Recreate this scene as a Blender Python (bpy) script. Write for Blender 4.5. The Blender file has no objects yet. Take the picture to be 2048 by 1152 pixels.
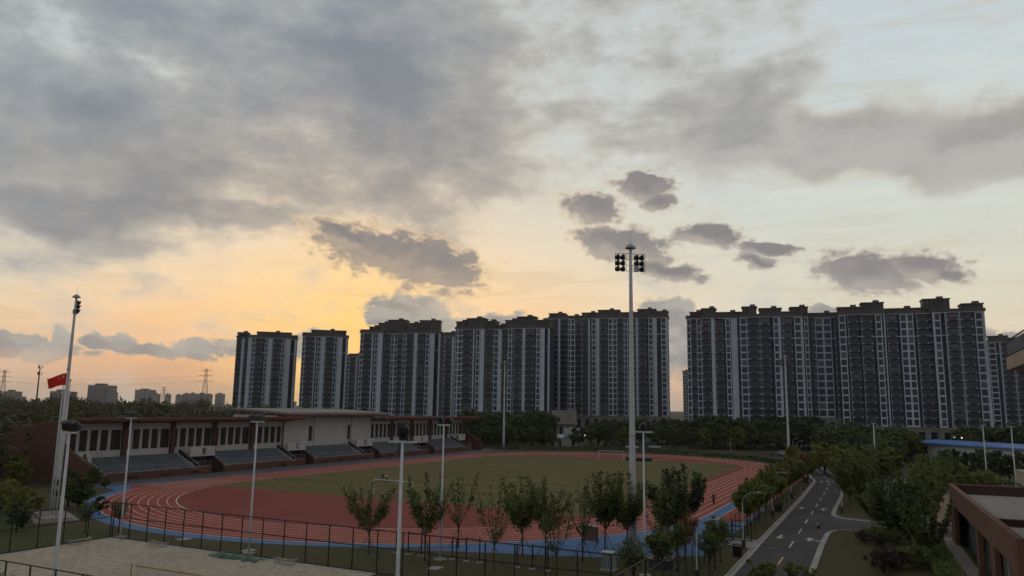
import bpy, bmesh, math, random
from mathutils import Vector, Matrix
import numpy as np

scene = bpy.context.scene
COL = scene.collection
R = math.radians
PI = math.pi

# ------------------------------------------------------------------ camera
CAM_H = 13.99
cam_data = bpy.data.cameras.new('camera')
cam_data.sensor_width = 36.0
cam_data.lens = 36.0 * 1512.8 / 2048.0
cam_data.clip_start = 0.3
cam_data.clip_end = 20000.0
cam = bpy.data.objects.new('camera', cam_data)
COL.objects.link(cam)
_pit, _rol = 0.156840503, 0.0156104547
_c, _s = math.cos(_pit), math.sin(_pit)
_F = Vector((0, _c, _s)); _U = Vector((0, -_s, _c)); _R = Vector((1, 0, 0))
_R2 = _R * math.cos(_rol) + _U * math.sin(_rol)
_U2 = -_R * math.sin(_rol) + _U * math.cos(_rol)
M = Matrix((( _R2.x, _U2.x, -_F.x, 0), (_R2.y, _U2.y, -_F.y, 0), (_R2.z, _U2.z, -_F.z, CAM_H), (0, 0, 0, 1)))
cam.matrix_world = M
scene.camera = cam

# ------------------------------------------------------------------ sunset sky
SUN_AZ, SUN_EL = -12.0, 3.0        # degrees, azimuth from +Y towards +X
world = bpy.data.worlds.new('World')
scene.world = world
world.use_nodes = True
wt = world.node_tree
for n in list(wt.nodes):
    wt.nodes.remove(n)

class NT:
    """small helper to write node maths"""
    def __init__(s, t): s.t = t
    def new(s, ty, **kw):
        n = s.t.nodes.new(ty)
        for k, v in kw.items(): setattr(n, k, v)
        return n
    def put(s, sock, v):
        if isinstance(v, bpy.types.NodeSocket): s.t.links.new(v, sock)
        elif v is not None: sock.default_value = v
    def m(s, op, a, b=None, c=None, clamp=False):
        n = s.new('ShaderNodeMath', operation=op); n.use_clamp = clamp
        for i, v in enumerate((a, b, c)): s.put(n.inputs[i], v)
        return n.outputs[0]
    def v(s, op, a, b=None, scale=None):
        n = s.new('ShaderNodeVectorMath', operation=op)
        s.put(n.inputs[0], a)
        if b is not None: s.put(n.inputs[1], b)
        if scale is not None: s.put(n.inputs['Scale'], scale)
        return n.outputs['Value'] if op in ('LENGTH', 'DOT_PRODUCT', 'DISTANCE') else n.outputs[0]
    def ss(s, x, lo, hi, a=0.0, b=1.0):
        n = s.new('ShaderNodeMapRange', interpolation_type='SMOOTHSTEP')
        s.put(n.inputs[0], x); s.put(n.inputs[1], lo); s.put(n.inputs[2], hi); s.put(n.inputs[3], a); s.put(n.inputs[4], b)
        return n.outputs[0]
    def lin(s, x, lo, hi, a=0.0, b=1.0):
        n = s.new('ShaderNodeMapRange')
        s.put(n.inputs[0], x); s.put(n.inputs[1], lo); s.put(n.inputs[2], hi); s.put(n.inputs[3], a); s.put(n.inputs[4], b)
        return n.outputs[0]
    def ramp(s, x, stops, interp='EASE'):
        n = s.new('ShaderNodeValToRGB'); cr = n.color_ramp; cr.interpolation = interp
        while len(cr.elements) < len(stops): cr.elements.new(0.5)
        for e, (pos, col) in zip(cr.elements, stops):
            e.position = pos; e.color = (*col, 1)
        s.put(n.inputs[0], x)
        return n.outputs[0]
    def mix(s, f, a, b, mode='MIX'):
        n = s.new('ShaderNodeMix', data_type='RGBA', blend_type=mode)
        s.put(n.inputs[0], f)
        s.put(n.inputs[6], (*a, 1) if isinstance(a, tuple) and len(a) == 3 else a)
        s.put(n.inputs[7], (*b, 1) if isinstance(b, tuple) and len(b) == 3 else b)
        return n.outputs[2]
    def noise(s, vec, scale, detail=4, rough=0.5, dist=0.0, out=0, dim2=False):
        n = s.new('ShaderNodeTexNoise'); s.put(n.inputs['Vector'], vec)
        if dim2: n.noise_dimensions = '2D'
        n.inputs['Scale'].default_value = scale; n.inputs['Detail'].default_value = detail
        n.inputs['Roughness'].default_value = rough; n.inputs['Distortion'].default_value = dist
        return n.outputs[out]

def lin1(c):
    c /= 255.0
    return c / 12.92 if c <= 0.04045 else ((c + 0.055) / 1.055) ** 2.4
def srgb(r, g, b): return (lin1(r), lin1(g), lin1(b))

W = NT(wt)
# cloud shapes as directions on the sky: azimuth, elevation, radii, tilt (degrees)
DECK = [(-28.54, 20.65, 24.33, 10.27, 0), (-7.15, 23.04, 16.35, 9.89, 0), (8.74, 24.58, 11.41, 7.22, 0), (-21.38, 13.4, 9.51, 1.6, -3), (-31.64, 12.44, 9.89, 1.9, 4), (-2.67, 18.17, 11.03, 3.61, -8), (15.73, 27.14, 7.6, 4.56, -20)]
BAND = [(19.81, 19.07, 12.17, 1.98, -3), (32.79, 17.53, 7.6, 2.36, 4), (8.31, 19.8, 7.98, 1.71, 0), (24.86, 18.01, 7.6, 1.71, 0), (16.29, 21.47, 4.18, 1.33, 0)]
CRISP = [(-9.3, 11.3, 6.6, 2.1, 0), (-5.6, 10.4, 4.4, 2.2, 0), (-12.2, 12.3, 2.99, 1.09, 0), (6.16, 14.88, 2.72, 1.38, -8), (10.0, 16.58, 2.41, 1.18, -15), (11.23, 15.43, 1.66, 0.98, -30), (8.25, 12.35, 4.39, 1.47, -8), (11.78, 10.13, 2.9, 0.89, -12), (14.95, 12.72, 2.9, 0.89, -4), (18.27, 10.66, 1.98, 0.68, -10), (18.82, 11.53, 2.2, 0.6, -5), (25.52, 9.46, 3.73, 1.58, -8), (29.05, 9.67, 2.63, 1.33, 5), (30.18, 9.09, 1.75, 0.68, -8)]
LOW = [(-32.96, 3.44, 4.34, 0.91, -6), (-30.57, 4.29, 0.99, 0.6, -5), (-27.48, 3.81, 2.23, 0.7, -5), (-24.86, 3.6, 1.93, 0.56, -4), (-22.32, 3.64, 1.93, 0.62, -3), (-20.21, 4.01, 1.12, 0.62, 0), (-7.63, 6.95, 3.43, 1.4, -2), (-5.42, 6.26, 2.51, 0.87, -15), (-1.06, 6.47, 1.84, 0.97, 0), (11.36, 7.06, 2.43, 1.4, -8), (12.05, 4.76, 2.51, 2.28, 0), (-15.41, 4.27, 1.17, 1.31, 0), (22.6, 6.82, 1.76, 0.44, 0), (32.55, 4.74, 2.01, 0.7, -8), (-9.92, 6.5, 1.09, 0.7, 30)]

tc = W.new('ShaderNodeTexCoord')
dirv = W.v('NORMALIZE', tc.outputs['Generated'])
sx = W.new('ShaderNodeSeparateXYZ'); W.put(sx.inputs[0], dirv)
dx, dy, dz = sx.outputs
el = W.m('MULTIPLY', W.m('ARCSINE', dz), 180 / PI)
az = W.m('MULTIPLY', W.m('ARCTAN2', dx, dy), 180 / PI)
cb = W.new('ShaderNodeCombineXYZ'); W.put(cb.inputs[0], az); W.put(cb.inputs[1], el)
P0 = cb.outputs[0]
# billowing displacement of the outlines
nA = W.noise(P0, 0.16, 3, 0.62, 0.0, 1, dim2=True)
offA = W.v('MULTIPLY', W.v('SUBTRACT', nA, (0.5, 0.5, 0.5)), (5.0, 3.0, 0))
PA = W.v('ADD', P0, offA)
nB = W.noise(P0, 0.32, 4, 0.6, 0.0, 1, dim2=True)
offB = W.v('MULTIPLY', W.v('SUBTRACT', nB, (0.5, 0.5, 0.5)), (2.6, 1.7, 0))
PB = W.v('ADD', P0, offB)
def field(pos, blobs, tilt=0.0):
    """1 at the heart of a cloud, 0 at its outline, negative outside"""
    if tilt:
        mp = W.new('ShaderNodeMapping'); W.put(mp.inputs[0], pos)
        mp.inputs['Rotation'].default_value = (0, 0, R(-tilt)); pos = mp.outputs[0]
    ca, sa = math.cos(R(-tilt)), math.sin(R(-tilt)); acc = None
    for (a, e, ra, re, _r) in blobs:
        a, e = a * ca - e * sa, a * sa + e * ca
        n = W.new('ShaderNodeVectorMath', operation='MULTIPLY_ADD')
        W.put(n.inputs[0], pos); n.inputs[1].default_value = (1 / ra, 1 / re, 0); n.inputs[2].default_value = (-a / ra, -e / re, 0)
        f = W.v('LENGTH', n.outputs[0])
        acc = f if acc is None else W.m('MINIMUM', acc, f)
    return W.m('SUBTRACT', 1.0, acc)
# angular distance from the hidden sun
sd = Vector((math.sin(R(SUN_AZ)) * math.cos(R(SUN_EL)), math.cos(R(SUN_AZ)) * math.cos(R(SUN_EL)), math.sin(R(SUN_EL))))
sdot = W.v('DOT_PRODUCT', dirv, tuple(sd))
sang = W.m('MULTIPLY', W.m('ARCCOSINE', W.m('MINIMUM', sdot, 0.99999)), 180 / PI)
# clear sky: warm towards the sunset, grey-green to the right, dim blue behind
el01 = W.lin(el, -2, 92)
warm = W.ramp(el01, [(0.0, srgb(170, 152, 140)), (0.024, srgb(190, 165, 148)), (0.043, srgb(220, 172, 136)), (0.064, srgb(240, 184, 132)), (0.085, srgb(246, 199, 146)), (0.115, srgb(243, 209, 166)), (0.15, srgb(233, 211, 182)), (0.21, srgb(208, 203, 190)), (0.29, srgb(191, 198, 199)), (0.6, srgb(178, 187, 194)), (1.0, srgb(172, 182, 192))], 'LINEAR')
cool = W.ramp(el01, [(0.0, srgb(174, 160, 150)), (0.043, srgb(218, 190, 164)), (0.075, srgb(220, 204, 178)), (0.106, srgb(214, 208, 188)), (0.15, srgb(206, 208, 196)), (0.21, srgb(199, 206, 202)), (0.29, srgb(192, 202, 205)), (0.6, srgb(178, 188, 196)), (1.0, srgb(172, 182, 192))], 'LINEAR')
back = W.ramp(el01, [(0.0, srgb(140, 142, 152)), (0.15, srgb(152, 158, 168)), (0.4, srgb(166, 174, 184)), (1.0, srgb(172, 182, 192))], 'LINEAR')
clear = W.mix(W.ss(sang, 8, 34), warm, cool)
clear = W.mix(W.ss(sang, 60, 130), clear, back)
glow = W.m('POWER', W.ss(sang, 15, 0), 1.5)
clear = W.mix(W.m('MULTIPLY', glow, 0.8), clear, srgb(255, 209, 118))
nishita = W.new('ShaderNodeTexSky', sky_type='NISHITA')
nishita.sun_disc = False
nishita.sun_elevation = R(SUN_EL)
nishita.sun_rotation = R(SUN_AZ)
nishita.air_density = 1.0; nishita.dust_density = 2.0; nishita.altitude = 20
clear = W.mix(1.0, clear, W.v('MULTIPLY', nishita.outputs[0], (0.0015, 0.0015, 0.0015)), 'ADD')
# high thin streaks
mpS = W.new('ShaderNodeMapping'); W.put(mpS.inputs[0], P0)
mpS.inputs['Rotation'].default_value = (0, 0, R(5)); mpS.inputs['Scale'].default_value = (0.09, 0.75, 1)
st = W.noise(mpS.outputs[0], 1.0, 3, 0.6, 0.6, dim2=True)
clear = W.mix(W.m('MULTIPLY', W.ss(st, 0.48, 0.72), 0.22), clear, W.mix(0.35, clear, srgb(255, 244, 220)))
clear = W.mix(W.m('MULTIPLY', W.ss(st, 0.5, 0.28), 0.22), clear, srgb(190, 170, 140))

# the broken deck overhead: shapes in view, and the same deck going on over the whole sky
mpD = W.new('ShaderNodeMapping'); W.put(mpD.inputs[0], P0)
mpD.inputs['Rotation'].default_value = (0, 0, R(-8)); mpD.inputs['Scale'].default_value = (0.055, 0.105, 1)
n1 = W.noise(mpD.outputs[0], 1.0, 2, 0.5, 0.0, dim2=True)
n2 = W.noise(mpD.outputs[0], 3.3, 6, 0.62, 0.0, dim2=True)
fD = field(PA, DECK)
fB = field(PA, BAND)
far = W.m('MULTIPLY', W.ss(W.m('ABSOLUTE', az), 38, 60), W.ss(el, 4, 16))
far = W.m('MAXIMUM', far, W.ss(el, 29, 40))
fD = W.m('MAXIMUM', W.m('MINIMUM', fD, W.lin(az, -10, 14, 0.55, 0.16)), W.m('SUBTRACT', W.m('MULTIPLY', far, 0.8), 0.4))
nn = W.m('ADD', W.m('MULTIPLY', W.m('SUBTRACT', n1, 0.5), 2.0), W.m('MULTIPLY', W.m('SUBTRACT', n2, 0.5), 1.6))
tD = W.m('ADD', W.m('MULTIPLY', fD, 1.3), nn)
dD = W.ss(tD, -0.5, 0.3, 0, 0.97)
mpC = W.new('ShaderNodeMapping'); W.put(mpC.inputs[0], P0)
mpC.inputs['Rotation'].default_value = (0, 0, R(9)); mpC.inputs['Scale'].default_value = (0.34, 0.62, 1)
tB = W.m('ADD', W.m('MULTIPLY', fB, 0.9), W.m('MULTIPLY', nn, 0.7))
dB = W.ss(tB, -0.25, 0.35, 0.0, 0.88)
nC = W.noise(mpC.outputs[0], 1.15, 2, 0.5, 0.0, dim2=True)
nF = W.noise(mpC.outputs[0], 4.5, 4, 0.6, 0.0, dim2=True)
puff = W.m('ABSOLUTE', W.m('SUBTRACT', W.m('MULTIPLY', nC, 2.0), 1.0))      # rounded lobes with creases between
nC2 = W.m('ADD', W.m('MULTIPLY', W.m('SUBTRACT', puff, 0.20), 0.75), W.m('MULTIPLY', W.m('SUBTRACT', nF, 0.5), 0.55))
fC0 = field(PB, CRISP, -10)
shade = W.m('SUBTRACT', field(W.v('ADD', PB, (0.25, 0.55, 0)), CRISP, -10), fC0)      # > 0 on a cloud's lower left side
fC = W.m('ADD', fC0, nC2)
dC = W.ss(fC, -0.30, 0.30, 0, 0.95)
fL = W.m('ADD', field(PB, LOW, -4), W.m('MULTIPLY', nC2, 0.7))
dL = W.ss(fL, -0.16, 0.14, 0, 0.92)
# cloud colours: dim grey undersides, paler where thin, warm near the sun
near_sun = W.ss(sang, 30, 5)
t01 = W.lin(tD, -0.45, 1.15)
gdeck = W.ramp(t01, [(0.0, srgb(206, 206, 200)), (0.25, srgb(187, 186, 181)), (0.5, srgb(165, 164, 161)), (0.75, srgb(148, 149, 150)), (1.0, srgb(134, 139, 146))], 'LINEAR')
bdeck = W.ramp(t01, [(0.0, srgb(200, 205, 202)), (0.25, srgb(178, 182, 182)), (0.5, srgb(155, 160, 163)), (0.75, srgb(138, 145, 153)), (1.0, srgb(124, 132, 143))], 'LINEAR')
wdeck = W.ramp(t01, [(0.0, srgb(242, 217, 180)), (0.25, srgb(215, 196, 170)), (0.5, srgb(181, 169, 155)), (0.75, srgb(157, 149, 143)), (1.0, srgb(138, 135, 133))], 'LINEAR')
deckc = W.mix(W.m('MULTIPLY', W.ss(el, 15, 21), W.ss(az, 4, -16)), gdeck, bdeck)
deckc = W.mix(near_sun, deckc, wdeck)
bandc = W.mix(W.ss(tB, -0.1, 0.6), srgb(192, 184, 172), srgb(152, 148, 146))
crispc = W.mix(W.ss(fC, -0.16, 0.34), W.mix(near_sun, srgb(206, 196, 178), srgb(246, 208, 154)), W.mix(W.ss(W.m('ADD', shade, W.m('MULTIPLY', nC2, 0.5)), -0.6, 0.55), srgb(128, 125, 126), W.mix(near_sun, srgb(168, 161, 154), srgb(174, 157, 140))))
lowc = W.mix(W.ss(fL, -0.04, 0.2), srgb(200, 182, 156), W.mix(W.ss(nC, 0.36, 0.62), srgb(144, 143, 142), srgb(166, 163, 157)))
lowc = W.mix(W.ss(el, 3.6, 2.4), lowc, srgb(190, 166, 146))
sky = W.mix(dL, clear, lowc)
sky = W.mix(dB, sky, bandc)
sky = W.mix(dD, sky, deckc)
sky = W.mix(dC, sky, crispc)
bg = W.new('ShaderNodeBackground')
W.put(bg.inputs[0], sky); bg.inputs[1].default_value = 1.0
wo = W.new('ShaderNodeOutputWorld')
wt.links.new(bg.outputs[0], wo.inputs[0])
world.cycles.sampling_method = 'MANUAL'
world.cycles.sample_map_resolution = 512

# ------------------------------------------------------------------ sun, low behind cloud
sun_l = bpy.data.lights.new('sun', 'SUN')
sun_l.energy = 0.10; sun_l.angle = R(12); sun_l.color = (1.0, 0.72, 0.45)
sun = bpy.data.objects.new('sun', sun_l)
COL.objects.link(sun)
sun.rotation_euler = (-sd).to_track_quat('-Z', 'Y').to_euler()

scene.view_settings.view_transform = 'Standard'
scene.view_settings.look = 'None'
scene.view_settings.exposure = 0.12
scene.view_settings.gamma = 1.0
scene.render.engine = 'CYCLES'
cy = scene.cycles
cy.use_adaptive_sampling = True; cy.adaptive_threshold = 0.02; cy.adaptive_min_samples = 8
cy.max_bounces = 5; cy.diffuse_bounces = 2; cy.glossy_bounces = 2; cy.transmission_bounces = 2; cy.transparent_max_bounces = 8; cy.volume_bounces = 0
cy.caustics_reflective = False; cy.caustics_refractive = False

# ================================================================== helpers
# ground frame of the stadium: u runs along the grandstand, v away from the camera side
TA = 1.10573381
TC = (4.62605967, 164.517298)
TU = (math.cos(TA), math.sin(TA)); TV = (-TU[1], TU[0])
def T(u, v, z=0.0):
    return Vector((TC[0] + u * TU[0] + v * TV[0], TC[1] + u * TU[1] + v * TV[1], z))

class MB:
    """collects geometry for ONE mesh object"""
    def __init__(s): s.v = []; s.f = []; s.m = []
    def add(s, vs, fs, mi=0):
        o = len(s.v); s.v.extend([tuple(p) for p in vs])
        for f in fs: s.f.append(tuple(i + o for i in f)); s.m.append(mi)
        return s
    def box(s, x0, x1, y0, y1, z0, z1, mi=0):
        vs = [(x0, y0, z0), (x1, y0, z0), (x1, y1, z0), (x0, y1, z0), (x0, y0, z1), (x1, y0, z1), (x1, y1, z1), (x0, y1, z1)]
        return s.add(vs, [(0, 3, 2, 1), (4, 5, 6, 7), (0, 1, 5, 4), (1, 2, 6, 5), (2, 3, 7, 6), (3, 0, 4, 7)], mi)
    def obox(s, c, size, rz=0.0, mi=0):
        hx, hy, hz = size[0] / 2, size[1] / 2, size[2] / 2
        ca, sa = math.cos(rz), math.sin(rz); vs = []
        for z in (-hz, hz):
            for x, y in ((-hx, -hy), (hx, -hy), (hx, hy), (-hx, hy)):
                vs.append((c[0] + x * ca - y * sa, c[1] + x * sa + y * ca, c[2] + z))
        return s.add(vs, [(0, 3, 2, 1), (4, 5, 6, 7), (0, 1, 5, 4), (1, 2, 6, 5), (2, 3, 7, 6), (3, 0, 4, 7)], mi)
    def tube(s, p0, p1, r0, r1=None, n=8, caps=True, mi=0):
        r1 = r0 if r1 is None else r1
        p0, p1 = Vector(p0), Vector(p1); d = (p1 - p0)
        if d.length < 1e-6: return s
        d.normalize()
        a = d.orthogonal().normalized(); b = d.cross(a)
        vs = []
        for p, r in ((p0, r0), (p1, r1)):
            for i in range(n):
                t = 2 * PI * i / n
                vs.append(p + a * (math.cos(t) * r) + b * (math.sin(t) * r))
        fs = [(i, (i + 1) % n, n + (i + 1) % n, n + i) for i in range(n)]
        if caps: fs += [tuple(range(n - 1, -1, -1)), tuple(range(n, 2 * n))]
        return s.add(vs, fs, mi)
    def path(s, pts, r, n=6, mi=0):
        rs = r if isinstance(r, (list, tuple)) else [r] * len(pts)
        for i in range(len(pts) - 1): s.tube(pts[i], pts[i + 1], rs[i], rs[i + 1], n, True, mi)
        return s
    def lathe(s, prof, n=12, c=(0, 0, 0), mi=0):
        vs = []
        for r, z in prof:
            for i in range(n):
                t = 2 * PI * i / n
                vs.append((c[0] + r * math.cos(t), c[1] + r * math.sin(t), c[2] + z))
        fs = []
        for k in range(len(prof) - 1):
            for i in range(n):
                fs.append((k * n + i, k * n + (i + 1) % n, (k + 1) * n + (i + 1) % n, (k + 1) * n + i))
        fs += [tuple(range(n - 1, -1, -1)), tuple(range((len(prof) - 1) * n, len(prof) * n))]
        return s.add(vs, fs, mi)
    def prism(s, poly, z0, z1, mi=0):
        n = len(poly)
        vs = [(x, y, z0) for x, y in poly] + [(x, y, z1) for x, y in poly]
        fs = [tuple(range(n - 1, -1, -1)), tuple(range(n, 2 * n))] + [(i, (i + 1) % n, n + (i + 1) % n, n + i) for i in range(n)]
        return s.add(vs, fs, mi)
    def profile_x(s, poly, x0, x1, mi=0):
        """poly in (y, z), extruded along x"""
        n = len(poly)
        vs = [(x0, y, z) for y, z in poly] + [(x1, y, z) for y, z in poly]
        fs = [tuple(range(n)), tuple(range(2 * n - 1, n - 1, -1))] + [(i, n + i, n + (i + 1) % n, (i + 1) % n) for i in range(n)]
        return s.add(vs, fs, mi)
    def mesh(s, name, mats, smooth=False):
        me = bpy.data.meshes.new(name)
        me.from_pydata(s.v, [], s.f)
        for m in (mats if isinstance(mats, (list, tuple)) else [mats]): me.materials.append(m)
        if any(s.m): me.polygons.foreach_set('material_index', s.m)
        if smooth: me.polygons.foreach_set('use_smooth', [True] * len(me.polygons))
        me.update()
        return me
    def build(s, name, mats, parent=None, smooth=False, loc=None, rz=None):
        return link(name, s.mesh(name, mats, smooth), parent, loc, rz)

def link(name, me, parent=None, loc=None, rz=None):
    o = bpy.data.objects.new(name, me)
    COL.objects.link(o)
    if parent is not None: o.parent = parent
    if loc is not None: o.location = loc
    if rz is not None: o.rotation_euler = (0, 0, rz)
    return o

def tag(o, label, cat, group=None):
    o['label'] = label; o['category'] = cat
    if group: o['group'] = group
    return o
def thing(name, label, cat, loc=(0, 0, 0), rz=0.0, group=None):
    o = bpy.data.objects.new(name, None)
    o.empty_display_size = 0.5
    COL.objects.link(o)
    o.location = loc; o.rotation_euler = (0, 0, rz)
    return tag(o, label, cat, group)
def struct(o): o['kind'] = 'structure'; return o
def stuff(o): o['kind'] = 'stuff'; return o
def copy_tree(root, loc, rz, label, group=None, scale=None):
    """a copy of a thing with copies of its parts and their sub-parts"""
    r = root.copy(); COL.objects.link(r)
    r.location = loc; r.rotation_euler = (0, 0, rz)
    if scale is not None: r.scale = (scale, scale, scale) if not isinstance(scale, tuple) else scale
    r['label'] = label
    if group: r['group'] = group
    for ch in root.children:
        c = ch.copy(); COL.objects.link(c); c.parent = r
        for g in ch.children:
            d = g.copy(); COL.objects.link(d); d.parent = c
    return r

# ------------------------------------------------------------------ materials
def mat(name, col, rough=0.7, var=0.15, scale=2.0, spec=0.3, metal=0.0, col2=None, bump=0.0, bscale=20.0, detail=5, coords='Object', emit=None, estr=0.0):
    m = bpy.data.materials.new(name); m.use_nodes = True
    n = NT(m.node_tree); bs = m.node_tree.nodes['Principled BSDF']
    tcx = n.new('ShaderNodeTexCoord')
    if coords == 'World':
        geo = n.new('ShaderNodeNewGeometry'); vec = geo.outputs['Position']
    else:
        vec = tcx.outputs['Object']
    f = n.noise(vec, scale, detail, 0.6)
    f2 = n.noise(vec, scale * 7.3, 3, 0.6)
    a = tuple(max(0, c * (1 - var)) for c in col); b = col2 if col2 else tuple(min(1, c * (1 + var)) for c in col)
    c1 = n.mix(n.ss(f, 0.3, 0.7), a, b)
    c1 = n.mix(n.m('MULTIPLY', n.ss(f2, 0.35, 0.7), 0.35), c1, tuple(c * (1 - var * 0.9) for c in col))
    n.put(bs.inputs['Base Color'], c1)
    n.put(bs.inputs['Roughness'], n.lin(f2, 0, 1, max(0.02, rough - 0.12), min(1, rough + 0.12)))
    bs.inputs['Specular IOR Level'].default_value = spec
    bs.inputs['Metallic'].default_value = metal
    if bump > 0:
        bp = n.new('ShaderNodeBump'); bp.inputs['Strength'].default_value = bump; bp.inputs['Distance'].default_value = 0.03
        n.put(bp.inputs['Height'], n.noise(vec, bscale, 4, 0.6))
        n.put(bs.inputs['Normal'], bp.outputs[0])
    if emit:
        bs.inputs['Emission Color'].default_value = (*emit, 1); bs.inputs['Emission Strength'].default_value = estr
    return m

def leaf_mat(name, c_dark, c_light, yellow=None):
    m = bpy.data.materials.new(name); m.use_nodes = True
    n = NT(m.node_tree); bs = m.node_tree.nodes['Principled BSDF']
    geo = n.new('ShaderNodeNewGeometry'); oi = n.new('ShaderNodeObjectInfo')
    f = n.noise(geo.outputs['Position'], 1.1, 3, 0.6)
    rp = geo.outputs['Random Per Island']
    t = n.m('ADD', n.m('MULTIPLY', rp, 0.55), n.m('MULTIPLY', n.ss(f, 0.3, 0.7), 0.45))
    c = n.mix(t, c_dark, c_light)
    if yellow: c = n.mix(n.m('MULTIPLY', n.ss(rp, 0.75, 0.95), 0.6), c, yellow)
    c = n.mix(n.m('MULTIPLY', oi.outputs['Random'], 0.22), c, tuple(x * 0.55 for x in c_dark))
    c = n.mix(n.m('MULTIPLY', n.ss(n.m('FRACT', n.m('MULTIPLY', oi.outputs['Random'], 7.31)), 0.55, 1.0), 0.45), c, (c_light[0] * 1.08, c_light[1] * 1.05, c_light[2] * 0.8))
    n.put(bs.inputs['Base Color'], c)
    bs.inputs['Roughness'].default_value = 0.55
    bs.inputs['Specular IOR Level'].default_value = 0.25
    tr = n.new('ShaderNodeBsdfTranslucent'); n.put(tr.inputs[0], c)
    mx = n.new('ShaderNodeMixShader'); mx.inputs[0].default_value = 0.3
    out = m.node_tree.nodes['Material Output']
    m.node_tree.links.new(bs.outputs[0], mx.inputs[1]); m.node_tree.links.new(tr.outputs[0], mx.inputs[2])
    m.node_tree.links.new(mx.outputs[0], out.inputs[0])
    return m

def window_mat(name):
    """dark panes, each a little different: curtains here and there"""
    m = bpy.data.materials.new(name); m.use_nodes = True
    n = NT(m.node_tree); bs = m.node_tree.nodes['Principled BSDF']
    oi = n.new('ShaderNodeObjectInfo'); r = oi.outputs['Random']; r2 = n.m('FRACT', n.m('MULTIPLY', r, 37.7))
    geo = n.new('ShaderNodeNewGeometry')
    k = n.mix(n.ss(r, 0.55, 1.0), (0.010, 0.015, 0.030), (0.026, 0.034, 0.052))
    k = n.mix(n.m('GREATER_THAN', r2, 0.86), k, (0.10, 0.10, 0.105))
    k = n.mix(n.m('MULTIPLY', n.ss(n.noise(geo.outputs['Position'], 0.8, 2, 0.5), 0.45, 0.7), 0.4), k, (0.008, 0.010, 0.016))
    n.put(bs.inputs['Base Color'], k); bs.inputs['Roughness'].default_value = 0.16; bs.inputs['Specular IOR Level'].default_value = 0.45
    return m
def brick_mat(name, c1, c2, mortar, sc=1.0):
    """small facing bricks too fine to tell apart from here"""
    m = bpy.data.materials.new(name); m.use_nodes = True
    n = NT(m.node_tree); bs = m.node_tree.nodes['Principled BSDF']
    tcx = n.new('ShaderNodeTexCoord')
    sp = n.new('ShaderNodeSeparateXYZ'); n.put(sp.inputs[0], tcx.outputs['Object'])
    cbx = n.new('ShaderNodeCombineXYZ')
    n.put(cbx.inputs[0], n.m('ADD', sp.outputs[0], sp.outputs[1])); n.put(cbx.inputs[1], sp.outputs[2])
    br = n.new('ShaderNodeTexBrick'); n.put(br.inputs['Vector'], cbx.outputs[0])
    br.inputs['Color1'].default_value = (*c1, 1); br.inputs['Color2'].default_value = (*c2, 1); br.inputs['Mortar'].default_value = (*mortar, 1)
    br.inputs['Scale'].default_value = 1.0; br.inputs['Brick Width'].default_value = 0.24 * sc; br.inputs['Row Height'].default_value = 0.075 * sc
    br.inputs['Mortar Size'].default_value = 0.008 * sc
    f = n.noise(tcx.outputs['Object'], 0.6, 5, 0.65)
    c = n.mix(n.m('MULTIPLY', n.ss(f, 0.35, 0.7), 0.45), br.outputs[0], tuple(x * 0.6 for x in c1))
    n.put(bs.inputs['Base Color'], c)
    bs.inputs['Roughness'].default_value = 0.85; bs.inputs['Specular IOR Level'].default_value = 0.2
    return m

M_ = {}
M_['white_steel'] = mat('white_steel', (0.50, 0.51, 0.525), 0.45, 0.10, 1.2, 0.4)
M_['grey_steel'] = mat('grey_steel', (0.30, 0.31, 0.33), 0.45, 0.12, 1.5, 0.5)
M_['dark_metal'] = mat('dark_metal', (0.035, 0.033, 0.035), 0.5, 0.2, 3.0, 0.4)
M_['lamp_body'] = mat('lamp_body', (0.028, 0.026, 0.027), 0.45, 0.2, 4.0, 0.4)
M_['lamp_glass'] = mat('lamp_glass', (0.12, 0.12, 0.125), 0.15, 0.1, 4.0, 0.5)
M_['black_paint'] = mat('black_paint', (0.012, 0.012, 0.013), 0.5, 0.2, 3.0, 0.35)
M_['green_paint'] = mat('green_paint', (0.018, 0.05, 0.035), 0.5, 0.2, 3.0, 0.35)
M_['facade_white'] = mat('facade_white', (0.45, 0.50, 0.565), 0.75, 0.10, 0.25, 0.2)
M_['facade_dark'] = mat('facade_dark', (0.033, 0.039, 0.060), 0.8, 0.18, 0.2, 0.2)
M_['facade_crown'] = mat('facade_crown', (0.115, 0.10, 0.092), 0.8, 0.2, 0.2, 0.2)
M_['facade_stone'] = mat('facade_stone', (0.22, 0.20, 0.18), 0.85, 0.15, 0.3, 0.2)
M_['balcony_rail'] = mat('balcony_rail', (0.030, 0.033, 0.046), 0.35, 0.2, 0.3, 0.5)
M_['glass_dark'] = mat('glass_dark', (0.012, 0.018, 0.034), 0.15, 0.4, 0.3, 0.5)
M_['window_glass'] = window_mat('window_glass')
M_['white_plaster'] = mat('white_plaster', (0.45, 0.44, 0.43), 0.85, 0.10, 0.35, 0.2, bump=0.05)
M_['concrete'] = mat('concrete', (0.32, 0.31, 0.29), 0.85, 0.18, 0.8, 0.2, bump=0.15)
M_['kerb'] = mat('kerb_stone', (0.34, 0.33, 0.31), 0.85, 0.18, 0.6, 0.2, coords='World')
M_['seat_grey'] = mat('seat_grey', (0.115, 0.135, 0.15), 0.8, 0.2, 0.5, 0.2)
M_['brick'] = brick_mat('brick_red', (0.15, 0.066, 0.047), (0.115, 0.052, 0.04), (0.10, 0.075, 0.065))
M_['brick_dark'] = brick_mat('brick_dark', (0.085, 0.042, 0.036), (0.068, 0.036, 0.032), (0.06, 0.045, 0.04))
M_['brick_orange'] = brick_mat('brick_orange', (0.185, 0.088, 0.062), (0.155, 0.074, 0.053), (0.16, 0.11, 0.085))
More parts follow.
